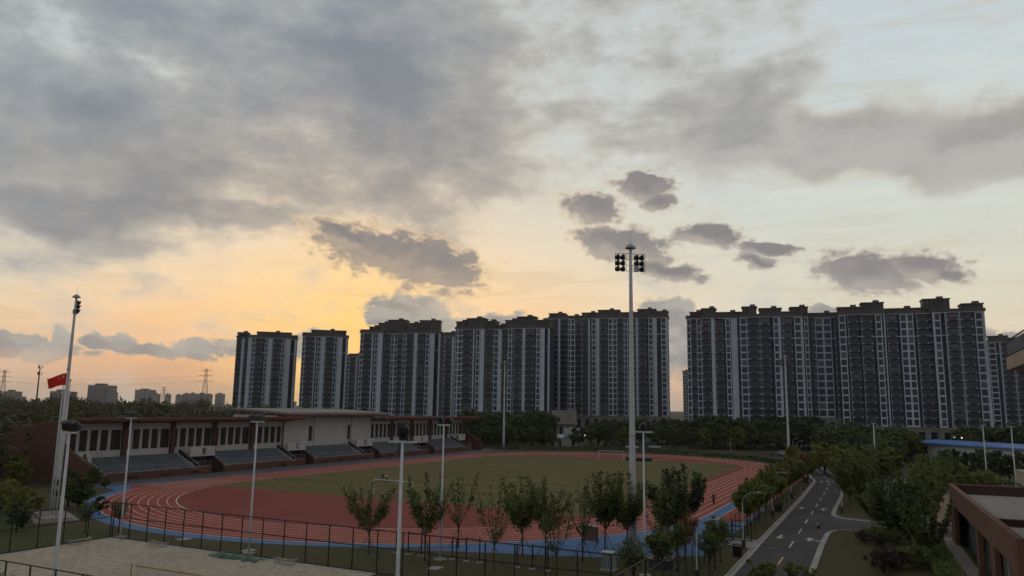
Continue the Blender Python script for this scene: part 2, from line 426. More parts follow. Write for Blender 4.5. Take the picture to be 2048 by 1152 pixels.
M_['roof_brown'] = mat('roof_brown', (0.17, 0.085, 0.065), 0.7, 0.15, 0.4, 0.25)
M_['roof_grey'] = mat('roof_grey', (0.22, 0.20, 0.185), 0.75, 0.15, 0.4, 0.25)
M_['pilaster'] = mat('pilaster_brown', (0.10, 0.05, 0.04), 0.8, 0.15, 0.5, 0.2)
M_['louvre'] = mat('louvre_dark', (0.03, 0.024, 0.022), 0.6, 0.3, 0.6, 0.3)
M_['letter'] = mat('letter_black', (0.015, 0.015, 0.017), 0.6, 0.1, 3, 0.3)
M_['bark'] = mat('bark', (0.07, 0.055, 0.042), 0.9, 0.3, 6.0, 0.15, bump=0.3)
M_['stake'] = mat('stake_wood', (0.10, 0.075, 0.05), 0.85, 0.25, 4.0, 0.2)
M_['leaf_young'] = leaf_mat('leaf_young', (0.056, 0.076, 0.022), (0.155, 0.185, 0.052))
M_['leaf_round'] = leaf_mat('leaf_round', (0.055, 0.076, 0.03), (0.14, 0.17, 0.055))
M_['leaf_road'] = leaf_mat('leaf_road', (0.078, 0.100, 0.024), (0.215, 0.225, 0.055))
M_['leaf_yellow'] = leaf_mat('leaf_yellow', (0.085, 0.105, 0.024), (0.235, 0.245, 0.05))
M_['leaf_dark'] = leaf_mat('leaf_dark', (0.036, 0.056, 0.026), (0.098, 0.13, 0.05))
M_['leaf_wood'] = leaf_mat('leaf_wood', (0.046, 0.052, 0.024), (0.100, 0.100, 0.044))
M_['leaf_rust'] = leaf_mat('leaf_rust', (0.12, 0.08, 0.035), (0.24, 0.15, 0.06))
M_['leaf_purple'] = leaf_mat('leaf_purple', (0.051, 0.031, 0.034), (0.102, 0.060, 0.060))
M_['leaf_shrub'] = leaf_mat('leaf_shrub', (0.102, 0.133, 0.037), (0.221, 0.255, 0.068))

# ================================================================== ground, track, road
def ground_mat(name, cols, s1=0.05, s2=0.6, rough=0.95, bump=0.4, bscale=8.0, stripes=False):
    """cols: base, patch, fleck"""
    m = bpy.data.materials.new(name); m.use_nodes = True
    n = NT(m.node_tree); bs = m.node_tree.nodes['Principled BSDF']
    geo = n.new('ShaderNodeNewGeometry'); P = geo.outputs['Position']
    a = n.noise(P, s1, 5, 0.6); b = n.noise(P, s2, 5, 0.65); c = n.noise(P, s2 * 9, 3, 0.6)
    k = n.mix(n.ss(a, 0.35, 0.65), cols[0], cols[1])
    k = n.mix(n.m('MULTIPLY', n.ss(b, 0.42, 0.7), 0.6), k, cols[2])
    k = n.mix(n.m('MULTIPLY', n.ss(c, 0.45, 0.75), 0.4), k, tuple(x * 0.55 for x in cols[0]))
    if stripes:      # mown bands running across the pitch, ragged and faint
        sp = n.v('DOT_PRODUCT', P, (TU[0], TU[1], 0.0)); wv = n.m('SINE', n.m('ADD', n.m('MULTIPLY', sp, 0.62), n.m('MULTIPLY', b, 2.5)))
        k = n.mix(n.ss(wv, -0.4, 0.4, 0.0, 0.35), k, tuple(x * 0.72 for x in cols[0]))
    n.put(bs.inputs['Base Color'], k)
    bs.inputs['Roughness'].default_value = rough; bs.inputs['Specular IOR Level'].default_value = 0.15
    bp = n.new('ShaderNodeBump'); bp.inputs['Strength'].default_value = bump; bp.inputs['Distance'].default_value = 0.06
    n.put(bp.inputs['Height'], n.noise(P, bscale, 4, 0.65)); n.put(bs.inputs['Normal'], bp.outputs[0])
    return m
M_['lawn'] = ground_mat('lawn', ((0.062, 0.062, 0.026), (0.075, 0.062, 0.03), (0.10, 0.082, 0.04)), 0.09, 0.9)
M_['garden'] = ground_mat('garden_lawn', ((0.050, 0.066, 0.020), (0.062, 0.070, 0.024), (0.085, 0.078, 0.034)), 0.12, 0.9)
M_['field'] = ground_mat('field_grass', ((0.120, 0.106, 0.040), (0.148, 0.114, 0.050), (0.178, 0.134, 0.062)), 0.05, 0.35, stripes=True)
M_['country'] = ground_mat('country', ((0.05, 0.052, 0.026), (0.06, 0.055, 0.032), (0.085, 0.075, 0.05)), 0.01, 0.2)
M_['track_red'] = ground_mat('track_red', ((0.285, 0.060, 0.040), (0.33, 0.078, 0.052), (0.22, 0.049, 0.038)), 0.12, 1.2, 0.8, 0.1, 30)
M_['track_dred'] = ground_mat('track_dark_red', ((0.21, 0.046, 0.034), (0.235, 0.054, 0.040), (0.185, 0.042, 0.034)), 0.12, 1.2, 0.8, 0.1, 30)
M_['track_blue'] = ground_mat('track_blue', ((0.085, 0.165, 0.32), (0.095, 0.18, 0.34), (0.10, 0.17, 0.29)), 0.12, 0.8, 0.8, 0.1, 30)
M_['apron'] = ground_mat('apron_grey', ((0.10, 0.10, 0.125), (0.115, 0.115, 0.135), (0.13, 0.125, 0.135)), 0.1, 0.7, 0.85, 0.1, 20)
M_['line_white'] = mat('line_white', (0.66, 0.60, 0.55), 0.8, 0.2, 0.8, 0.2, coords='World')
M_['road_white'] = mat('road_white', (0.50, 0.485, 0.46), 0.8, 0.3, 1.5, 0.2, coords='World')
M_['road_yellow'] = mat('road_yellow', (0.60, 0.36, 0.14), 0.8, 0.25, 1.5, 0.2, coords='World')
M_['asphalt'] = ground_mat('asphalt', ((0.056, 0.054, 0.054), (0.078, 0.075, 0.073), (0.092, 0.088, 0.084)), 0.12, 0.5, 0.85, 0.25, 25)
M_['paving'] = ground_mat('paving', ((0.26, 0.235, 0.21), (0.29, 0.26, 0.23), (0.23, 0.21, 0.19)), 0.3, 1.0, 0.85, 0.15, 14)
M_['court_pink'] = ground_mat('court_floor', ((0.30, 0.20, 0.16), (0.32, 0.22, 0.17), (0.28, 0.19, 0.15)), 0.2, 1.0, 0.8, 0.1, 20)
M_['court_green'] = ground_mat('court_green', ((0.10, 0.15, 0.11), (0.11, 0.16, 0.12), (0.10, 0.14, 0.11)), 0.2, 1.0, 0.8, 0.1, 20)
M_['sand'] = ground_mat('sand', ((0.40, 0.34, 0.26), (0.46, 0.39, 0.30), (0.20, 0.16, 0.115)), 0.15, 1.9, 0.95, 1.0, 2.6)  # dark fleck colour paints the shade of footprint dimples into the sand

def sheet(name, poly, z, m, kind='structure'):
    """flat polygon given in world xy"""
    bm = bmesh.new()
    vs = [bm.verts.new((x, y, z)) for x, y in poly]
    bm.faces.new(vs)
    bmesh.ops.recalc_face_normals(bm, faces=bm.faces)
    if bm.faces[:][0].normal.z < 0: bmesh.ops.reverse_faces(bm, faces=bm.faces)
    me = bpy.data.meshes.new(name); bm.to_mesh(me); bm.free(); me.materials.append(m)
    o = link(name, me); o['kind'] = kind
    return o
def uv(poly): return [tuple(T(u, v)[:2]) for u, v in poly]
HL = 42.195
def stadium(r, n=48):
    pts = []
    for i in range(n + 1):
        t = -PI / 2 + PI * i / n; pts.append((HL + r * math.cos(t), r * math.sin(t)))
    for i in range(n + 1):
        t = PI / 2 + PI * i / n; pts.append((-HL + r * math.cos(t), r * math.sin(t)))
    return pts
def ring(name, r0, r1, z, m, n=64):
    a = [T(u, v, z) for u, v in stadium(r0, n)]; b = [T(u, v, z) for u, v in stadium(r1, n)]
    k = len(a); mb = MB(); mb.add(a + b, [(i, k + i, k + (i + 1) % k, (i + 1) % k) for i in range(k)])
    return struct(mb.build(name, m))

# one sheet of country reaching the horizon
mb = MB(); RR = [0, 60, 150, 300, 600, 1200, 2500, 5000, 9000]; NS = 40
vs = [(0, 120, 0)]
for r in RR[1:]:
    for i in range(NS):
        t = 2 * PI * i / NS; vs.append((r * math.cos(t), 120 + r * math.sin(t), 0))
fs = [(0, 1 + i, 1 + (i + 1) % NS) for i in range(NS)]
for k in range(len(RR) - 2):
    o = 1 + k * NS
    fs += [(o + i, o + NS + i, o + NS + (i + 1) % NS, o + (i + 1) % NS) for i in range(NS)]
mb.add(vs, fs); struct(mb.build('ground', M_['country']))
sheet('lawn', uv([(-140, 56), (60, 56), (105, 60), (105, -46), (40, -80), (-140, -110)]), 0.006, M_['lawn'])

sheet('garden_lawn', uv([(-150, 4.6), (-95.5, 4.6), (-78, 46), (-78, 56), (-150, 56)]), 0.010, M_['garden'])
# running track
sheet('track_apron', uv([(-66, 46), (78, 46), (78, 55), (-66, 55)]), 0.010, M_['apron'])
ring('track_margin', 46.0, 48.2, 0.013, M_['apron'])
ao, ai = stadium(48.2, 64), stadium(46.0, 64)
sel = [i for i in range(len(ao)) if (ao[i][0] <= -42.19 and ao[i][1] < 45.5)] + [0]      # near straight back round the left bend
mb = MB(); mb.add([T(*ao[i], .0155) for i in sel] + [T(*ai[i], .0155) for i in sel], [(k, k + 1, len(sel) + k + 1, len(sel) + k) for k in range(len(sel) - 1)])
struct(mb.build('blue_margin', M_['track_blue']))
sheet('sprint_margin', uv([(-68, 38), (-64, 48.2), (-50, 48.2), (-66, 38)]), 0.0165, M_['track_blue'])
sheet('blue_forecourt', uv([(-84, -26), (-78, -43.5), (-72, -52.3), (-30, -52.3), (-30, -47.0), (-47, -46.3), (-62, -43), (-76, -34)]), 0.012, M_['track_blue'])
sheet('jump_runway', uv([(-47, -48.15), (52, -48.15), (52, -51.6), (-47, -51.6)]), 0.018, M_['track_red'])
struct(MB().add([T(-47, -48.06, .022), T(52, -48.06, .022), T(52, -48.16, .022), T(-47, -48.16, .022)], [(0, 3, 2, 1)]).build('runway_line', M_['line_white']))
sheet('sprint_extension', uv([(-66, 37.0), (-40, 37.0), (-40, 46.2), (-61, 46.2)]), 0.019, M_['track_red'])
sheet('track_infield', uv(stadium(36.6)), 0.020, M_['track_dred'])
ring('track_lanes', 36.5, 46.26, 0.024, M_['track_red'])
gp = []
for u, v in stadium(35.4, 60):
    u = max(-52.0, min(60.5, u))
    gp.append((u, max(-34.2, v if v < 0 else v * 1.022)))
gp2 = []
for q in gp:
    if not gp2 or (abs(q[0] - gp2[-1][0]) + abs(q[1] - gp2[-1][1])) > 0.05: gp2.append(q)
sheet('football_field', uv(gp2), 0.028, M_['field'])
for k in range(9):
    r = 36.5 + 1.22 * k; w = 0.07 if k in (0, 8) else 0.045
    ring('lane_line', r - w, r + w, 0.030, M_['line_white'], 90)
# straight lane lines of the 110 m extension, start and finish lines
mb = MB()
for k in range(1, 9):
    v = 36.5 + 1.22 * k
    mb.add([T(-60 + k * .2, v - .05, .034), T(-44, v - .05, .034), T(-44, v + .05, .034), T(-60 + k * .2, v + .05, .034)], [(0, 1, 2, 3)])
struct(mb.build('sprint_line', M_['line_white']))
mb = MB()
for u, w in ((-38, .07), (40, .07), (-52, .06)):
    mb.add([T(u - w, 36.6, .036), T(u + w, 36.6, .036), T(u + w, 46.2, .036), T(u - w, 46.2, .036)], [(0, 1, 2, 3)])
struct(mb.build('start_line', M_['line_white']))
for (u0, v0, u1, v1) in ((66, -14, 66.4, -3), (66, 8, 66.4, 20), (61, -26, 61.3, -18), (70, -5, 70.2, 5)):
    struct(MB().add([T(u0, v0, .036), T(u1, v0, .036), T(u1, v1, .036), T(u0, v1, .036)], [(0, 1, 2, 3)]).build('jump_marking', M_['line_white']))

# sand court with a kerb
nu_, nv_ = 150, 140; rs_ = np.random.RandomState(6)
hs = rs_.normal(size=(nu_ // 2 + 2, nv_ // 2 + 2)) * .05; hs2 = rs_.normal(size=(nu_ + 1, nv_ + 1)) * .018
vs = []
for i in range(nu_ + 1):
    for j in range(nv_ + 1):
        a, b = i / 2, j / 2; i0, j0 = int(a), int(b); fa, fb = a - i0, b - j0
        z = (hs[i0, j0] * (1 - fa) + hs[i0 + 1, j0] * fa) * (1 - fb) + (hs[i0, j0 + 1] * (1 - fa) + hs[i0 + 1, j0 + 1] * fa) * fb + hs2[i, j]
        p = T(-95.0 - 31.0 * i / nu_, 3.4 - 33.4 * j / nv_, max(.012, .07 + z)); vs.append(tuple(p))
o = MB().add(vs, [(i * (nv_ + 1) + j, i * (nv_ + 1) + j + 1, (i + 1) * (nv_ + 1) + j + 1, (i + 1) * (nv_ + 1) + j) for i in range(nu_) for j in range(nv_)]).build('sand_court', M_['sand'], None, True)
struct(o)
mb = MB()
for (u0, u1, v0, v1) in ((-95.0, -94.72, -30, 3.7), (-150, -94.72, 3.4, 3.7)):
    mb.prism(uv([(u0, v0), (u1, v0), (u1, v1), (u0, v1)]), -0.02, 0.10)
struct(mb.build('sand_kerb', M_['kerb']))

# campus road beside the track
L_EDGE = [(-150, -56.3), (-80, -56.1), (-59, -55.7), (-15, -55.1), (14, -54.4), (21.5, -54.0), (25, -53.6), (33, -52.3), (53, -49.4), (82, -45.0), (112, -38)]
R_EDGE = [(112, -43.5), (88, -48.6), (50, -54.9), (28, -58.9), (8, -60.6), (-7, -61.0), (-26, -61.2), (-32.0, -61.4), (-34.2, -61.9), (-35.6, -63.0), (-36.2, -64.6), (-36.8, -70), (-40, -110), (-49, -110), (-45.8, -70), (-45.6, -65.6), (-46.4, -63.6), (-48, -62.4), (-50, -62.0), (-61, -62.1), (-76, -62.5), (-150, -63.2)]
sheet('road', uv(L_EDGE + R_EDGE), 0.016, M_['asphalt'])
def kerb_run(name, pts, side, w=0.18, h=0.13, z0=-0.02):
    """raised stone along a polyline; side +1 = left of travel"""
    P = [T(u, v) for u, v in pts]; vs = []; n = len(P)
    for i in range(n):
        a = P[max(0, i - 1)]; b = P[min(n - 1, i + 1)]
        d = (b - a); d.z = 0; d.normalize(); nrm = Vector((-d.y, d.x, 0)) * side
        q = P[i] + nrm * w
        vs += [(P[i].x, P[i].y, z0), (P[i].x, P[i].y, h), (q.x, q.y, h), (q.x, q.y, z0)]
    fs = []
    for i in range(n - 1):
        o = 4 * i
        fs += [(o, o + 4, o + 5, o + 1), (o + 1, o + 5, o + 6, o + 2), (o + 2, o + 6, o + 7, o + 3)]
    fs += [(0, 1, 2, 3), (4 * n - 1, 4 * n - 2, 4 * n - 3, 4 * n - 4)]
    return struct(MB().add(vs, fs).build(name, M_['kerb']))
def strip(name, pts, side, off, w, z, m):
    P = [T(u, v) for u, v in pts]; vs = []; n = len(P)
    for i in range(n):
        a = P[max(0, i - 1)]; b = P[min(n - 1, i + 1)]
        d = (b - a); d.z = 0; d.normalize(); nrm = Vector((-d.y, d.x, 0)) * side
        for q in (P[i] + nrm * off, P[i] + nrm * (off + w)): vs.append((q.x, q.y, z))
    return struct(MB().add(vs, [(2 * i, 2 * i + 2, 2 * i + 3, 2 * i + 1) for i in range(n - 1)]).build(name, m))
kerb_run('kerb', L_EDGE, 1)
strip('gutter', L_EDGE, 1, -0.42, 0.40, 0.021, M_['kerb'])
i1 = 12
kerb_run('kerb', R_EDGE[:i1 + 1], 1); kerb_run('kerb', R_EDGE[i1 + 1:], 1)
strip('gutter', R_EDGE[:i1 + 1], 1, -0.42, 0.40, 0.021, M_['kerb']); strip('gutter', R_EDGE[i1 + 1:], 1, -0.42, 0.40, 0.021, M_['kerb'])
# painted markings
cl = [(-150, -59.6), (-76, -59.3), (-59, -59.0), (-15, -58.2), (14, -57.5), (28, -56.2), (52, -52.2), (85, -46.9)]
def on_cl(u):
    for (a, va), (b, vb) in zip(cl, cl[1:]):
        if a <= u <= b: return va + (vb - va) * (u - a) / (b - a)
k = 0
for uc in [-91, -80.8, -70.6, -60.4, -50.2, -41, -31.5, -22, -12.5, -3, 6.5, 16, 25.5, 35, 44.5, 54, 63.5, 73]:
    u0, u1 = uc - 2.1, uc + 2.1
    v0, v1 = on_cl(u0), on_cl(u1)
    struct(MB().add([T(u0, v0 - .09, .026), T(u1, v1 - .09, .026), T(u1, v1 + .09, .026), T(u0, v0 + .09, .026)], [(0, 1, 2, 3)]).build('lane_dash', M_['road_yellow'] if k == 2 else M_['road_white']))
    k += 1
def arrow(u, v, sgn, turn=False):
    pol = [[(-1.4, -.13), (.2, -.13), (.2, .13), (-1.4, .13)], [(.2, -.5), (1.5, 0), (.2, .5)]]
    if turn: pol += [[(-0.75, -.13), (-0.45, -.13), (-0.45, -.85), (-0.75, -.85)], [(-1.05, -.85), (-0.15, -.85), (-0.6, -1.6)]]
    mb = MB()
    for q in pol:
        pts = [T(u + sgn * a, v + sgn * b, .026) for a, b in q]
        mb.add(pts, [tuple(range(len(pts)))])
    struct(mb.build('road_arrow', M_['road_white']))
arrow(-55.8, -57.3, -1); arrow(-56.0, -60.4, 1, True); arrow(-26.5, -56.6, -1); arrow(-26.7, -59.6, 1); arrow(21, -55.6, -1); arrow(24, -57.9, 1)
for u, v in ((-64, -57.5), (-44.5, -57.2), (-12, -59)):
    c = T(u, v); struct(MB().lathe([(0.36, 0.0), (0.36, 0.004), (0.30, 0.006)], 14, (c.x, c.y, 0.018)).build('manhole_cover', M_['dark_metal']))
sheet('gate_paving', uv([(-65.2, -51.5), (-59.6, -51.5), (-59.6, -55.4), (-65.2, -55.5)]), 0.022, M_['paving'])
# hard courts beyond the road on the right
sheet('ball_court', uv([(-34, -72), (10, -70), (12, -110), (-32, -112)]), 0.010, M_['court_pink'])
sheet('ball_court_green', uv([(12.5, -69), (46, -66), (48, -110), (14.5, -110)]), 0.010, M_['court_green'])

# ================================================================== grandstand
GS = thing('grandstand', 'long low brick and white stadium grandstand with grey terraces beside the track', 'grandstand', T(0, 54), TA)
WALL_Y = 6.0
blocks = [(-60.5, -39.5, -36.4), (-33.1, -12.0, -8.9), (-5.8, 13.7, 17.5), (20.5, 40.6, 44.5), (47.8, 66.0, 70.2)]
vents = [[(-55.2, -53.0), (-48.4, -46.2), (-41.6, -39.4)], [(-26.7, -24.8), (-17.4, -15.3)], [(-2.7, -0.5), (2.3, 4.5), (7.4, 9.6), (12.4, 14.6)], [(24.5, 26.5), (33.5, 35.5)], [(53.0, 54.8), (60.5, 62.3)]]
panel_l = [(-63.6, -60.5), (-39.5, -33.2), (-12.0, -5.9), (13.7, 20.4), (40.6, 47.8), (66.0, 70.2)]
NSTEP = 7
for bi, ((x0, x1, x2), vl) in enumerate(zip(blocks, vents)):
    # brick front wall with ventilation slots
    mb = MB(); mb.box(x0, x2, 0, .3, 0, .28); mb.box(x0, x2, 0, .3, .72, 1.45)
    edges = [x0] + [q for w in vl for q in w] + [x2]
    for a, b in zip(edges[0::2], edges[1::2]): mb.box(a, b, 0, .3, .28, .72)
    fw = mb.build('front_wall', M_['brick'], GS)
    for a, b in vl: MB().box(a, b, .2, .295, .28, .72).build('vent', M_['louvre'], fw)
    MB().box(x0, x2, -.04, .34, 1.452, 1.52).build('coping', M_['concrete'], fw)
    # stepped terraces
    prof = [(.3, 0), (.3, 1.15)]
    dy, dz = (WALL_Y - .3) / NSTEP, (3.85 - 1.15) / NSTEP
    for k in range(NSTEP):
        prof += [(.3 + k * dy, 1.15 + (k + 1) * dz), (.3 + (k + 1) * dy, 1.15 + (k + 1) * dz)]
    prof += [(WALL_Y, 0)]
    st = MB().profile_x(prof, x0, x1).build('terrace', M_['seat_grey'], GS)
    mb = MB()
    for k in range(NSTEP):
        for h in (0.33, 0.66): mb.box(x0 + .35, x0 + 1.25, .3 + k * dy - dy * (1 - h) * .6, .3 + k * dy, 1.15 + k * dz, 1.15 + k * dz + dz * h)
        for h in (0.33, 0.66): mb.box(x1 - 1.25, x1 - .35, .3 + k * dy - dy * (1 - h) * .6, .3 + k * dy, 1.15 + k * dz, 1.15 + k * dz + dz * h)
    stuff(mb.build('aisle_steps', M_['concrete'], st))
    mb = MB()
    for k in range(1, NSTEP): mb.box(x0 + 1.4, x1 - 1.4, .3 + k * dy + .28, .3 + k * dy + .62, 1.15 + (k + 1) * dz, 1.15 + (k + 1) * dz + .07)
    stuff(mb.build('bench_rows', M_['seat_grey'], st))
    # side walls following the slope
    for xs in (x0, x1):
        a, b = (xs - .3, xs - .003) if xs == x0 else (xs + .003, xs + .3)
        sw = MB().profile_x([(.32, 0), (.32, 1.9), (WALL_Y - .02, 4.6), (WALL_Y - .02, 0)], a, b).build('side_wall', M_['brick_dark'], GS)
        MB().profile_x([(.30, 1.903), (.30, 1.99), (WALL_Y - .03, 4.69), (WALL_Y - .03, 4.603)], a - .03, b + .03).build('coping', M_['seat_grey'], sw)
        mb = MB()
        for k in range(5):
            t = .45 + k * .12; yy = .3 + t * (WALL_Y - .3); zz = 1.95 + t * 2.7
            mb.tube(((a + b) / 2, yy, zz), ((a + b) / 2, yy, zz + .85), .02, n=4)
        mb.tube(((a + b) / 2, .3 + .45 * 5.7, 1.95 + .45 * 2.7 + .85), ((a + b) / 2, .3 + .93 * 5.7, 1.95 + .93 * 2.7 + .85), .03, n=4)
        mb.build('stair_handrail', M_['grey_steel'], sw)
    # railing on the front wall
    mb = MB(); n = int((x2 - x0) / 1.45)
    for k in range(n + 1):
        x = x0 + .1 + (x2 - x0 - .2) * k / n; mb.tube((x, .15, 1.45), (x, .15, 2.5), .025, n=4)
    mb.tube((x0 + .1, .15, 2.5), (x2 - .1, .15, 2.5), .03, n=4); mb.tube((x0 + .1, .15, 1.75), (x2 - .1, .15, 1.75), .018, n=4)
    mb.tube((x0 + .1, .15, 2.12), (x2 - .1, .15, 2.12), .014, n=4)
    mb.build('railing', M_['grey_steel'], GS)
    # stair flight beside the terrace, behind the front wall
    prof = [(.31, 0)] + [q for k in range(9) for q in ((.9 + k * .3, .16 * k), (.9 + k * .3, .16 * (k + 1)))] + [(3.6, 1.44), (3.6, 0)]
    MB().profile_x(prof, x1 + .31, x2).build('stair_flight', M_['concrete'], GS)
# letter panels above the entrances
for (a, b), ch in zip(panel_l, 'ABCDEF'):
    pn = MB().box(a + .01, b - .01, 2.75, 3.0, 3.3, 5.2).build('entrance_panel', M_['white_plaster'], GS)
    MB().box(a + .012, b - .012, 3.0, WALL_Y - .01, 3.30, 3.52).build('landing', M_['concrete'], pn)
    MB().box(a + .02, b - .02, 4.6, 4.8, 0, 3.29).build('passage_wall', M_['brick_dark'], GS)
    cu = bpy.data.curves.new('letter', 'FONT'); cu.body = ch; cu.size = 1.75; cu.extrude = .02; cu.offset = .035; cu.align_x = 'CENTER'; cu.align_y = 'CENTER'
    cu.materials.append(M_['letter'])
    tmp = bpy.data.objects.new('letter_text', cu); COL.objects.link(tmp)
    bpy.context.view_layer.update()
    me = bpy.data.meshes.new_from_object(tmp); bpy.data.objects.remove(tmp)
    lt = link('letter', me, pn, ((a + b) / 2 + (0.3 if ch != 'A' else 0.2), 2.72, 4.22)); lt.rotation_euler = (R(90), 0, 0)
# back wall with louvred windows between brown piers
wmesh = {}
def gs_window(x0, x1, z0=5.1, z1=8.8, y=WALL_Y):
    w = round(x1 - x0, 1)
    if w not in wmesh:
        mb = MB(); mb.box(-w / 2, w / 2, .22, .30, 0, z1 - z0)
        wmesh[w] = mb.mesh('window', M_['louvre'])
        fr = MB()
        for k in range(1, 5): fr.box(-w / 2, w / 2, .16, .22, k * (z1 - z0) / 5 - .03, k * (z1 - z0) / 5 + .03)
        fr.box(-.03, .03, .15, .22, 0, z1 - z0)
        wmesh[(w, 'f')] = fr.mesh('glazing_bar', M_['pilaster'])
    o = link('window', wmesh[w], GS, ((x0 + x1) / 2, y, z0))
    link('glazing_bar', wmesh[(w, 'f')], o)
    return o
def gs_wall(name, xa, xb, wins, y=WALL_Y, ztop=10.7, z0=5.1, z1=8.8, zb=3.0):
    mb = MB(); mb.box(xa, xb, y, y + .35, zb, z0); mb.box(xa, xb, y, y + .35, z1, ztop)
    e = [xa] + [q for w in wins for q in w] + [xb]
    for a, b in zip(e[0::2], e[1::2]):
        if b - a > .01: mb.box(a, b, y, y + .35, z0, z1)
    o = mb.build(name, M_['white_plaster'], GS)
    for a, b in wins: gs_window(a, b, z0, z1, y)
    return o
piers_l = [-62.9, -52.2, -41.5, -31.0, -20.4]
for i, pz in enumerate(piers_l):
    end = (piers_l + [-10.5])[i + 1]
    w = [(pz + .55, pz + 1.35), (pz + 1.95, pz + 3.45), (pz + 4.0, pz + 5.5), (pz + 6.0, pz + 7.5), (pz + 8.05, end - .5)]
    gs_wall('back_wall', pz + .45 if i else -64.2, end - .45 if i < 4 else -10.6, w if i else [(-63.0, -61.5)] + w[1:])
    if i: MB().box(pz - .45, pz + .45, WALL_Y - .5, WALL_Y + .36, 3.0, 10.7).build('pier', M_['pilaster'], GS)
piers_r = [33.3, 43.4, 53.6, 63.0, 74.3]
st = 23.45
for i, pz in enumerate(piers_r):
    w = [(st + .5, st + 1.7), (st + 2.3, st + 3.7), (st + 4.3, st + 5.6), (st + 6.2, st + 7.5), (st + 8.0, pz - .5)]
    gs_wall('back_wall', st, pz - .45, w)
    if i < 4: MB().box(pz - .45, pz + .45, WALL_Y - .5, WALL_Y + .36, 3.0, 10.7).build('pier', M_['pilaster'], GS)
    st = pz + .45
for a, b, w in ((-10.5, 0.0, [(-1.75, -0.4)]), (0.12, 14.66, [(13.2, 14.4)]), (14.78, 23.4, [])):
    gs_wall('centre_wall', a, b, w, y=WALL_Y - .3, ztop=11.6)
for x in (-10.52, .06, 14.72, 23.42): MB().box(x - .05, x + .05, WALL_Y - .36, WALL_Y - .1, 3.2, 11.6).build('joint_strip', M_['pilaster'], GS)
# roofs: two low wings and a raised centre
def roof(name, x0, x1, y0, z0, y1, z1, th, m, soff):
    o = MB().profile_x([(y0, z0 - th), (y0, z0), (y1, z1), (y1, z1 - th)], x0, x1).build(name, m, GS)
    MB().profile_x([(y0 + .25, z0 - th - .35), (y0 + .25, z0 - th - .004), (y1 - .1, z1 - th - .004), (y1 - .1, z1 - th - .35)], x0 + .3, x1 - .3).build('soffit', soff, o)
    MB().box(x0 - .03, x1 + .03, y0 - .06, y0 - .002, z0 - th - .02, z0 + .06).build('fascia', M_['roof_grey'] if m is M_['roof_grey'] else M_['roof_brown'], o)
    return o
roof('wing_roof', -64.4, -7.8, 1.2, 11.1, 21.5, 9.0, .28, M_['roof_brown'], M_['roof_brown'])
roof('wing_roof', 23.5, 77.0, 1.2, 10.9, 21.5, 8.8, .28, M_['roof_brown'], M_['roof_brown'])
roof('centre_roof', -12.6, 26.6, 1.6, 12.05, 21.0, 12.9, .45, M_['roof_grey'], M_['roof_brown'])
MB().box(-12.0, 25.9, 6.4, 20.6, 10.0, 11.3).build('centre_block', M_['white_plaster'], GS)
# end walls
MB().profile_x([(-2.7, 0), (-2.7, 3.55), (2.6, 5.5), (WALL_Y, 7.4), (WALL_Y, 10.4), (21, 8.6), (21, 0)], -64.9, -64.22).build('end_wall', M_['brick'], GS)
MB().profile_x([(-1.0, 0), (-1.0, 3.0), (3.0, 4.8), (WALL_Y, 6.6), (WALL_Y, 10.2), (21, 8.4), (21, 0)], 74.4, 75.0).build('end_wall', M_['brick'], GS)
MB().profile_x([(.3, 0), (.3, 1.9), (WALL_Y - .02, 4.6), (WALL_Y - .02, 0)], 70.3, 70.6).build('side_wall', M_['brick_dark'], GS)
MB().box(-64.2, 74.3, 20.6, 20.95, 0, 8.4).build('rear_wall', M_['brick'], GS)
MB().box(-64.2, 74.3, 6.36, 20.5, 2.6, 3.0).build('floor_slab', M_['concrete'], GS)

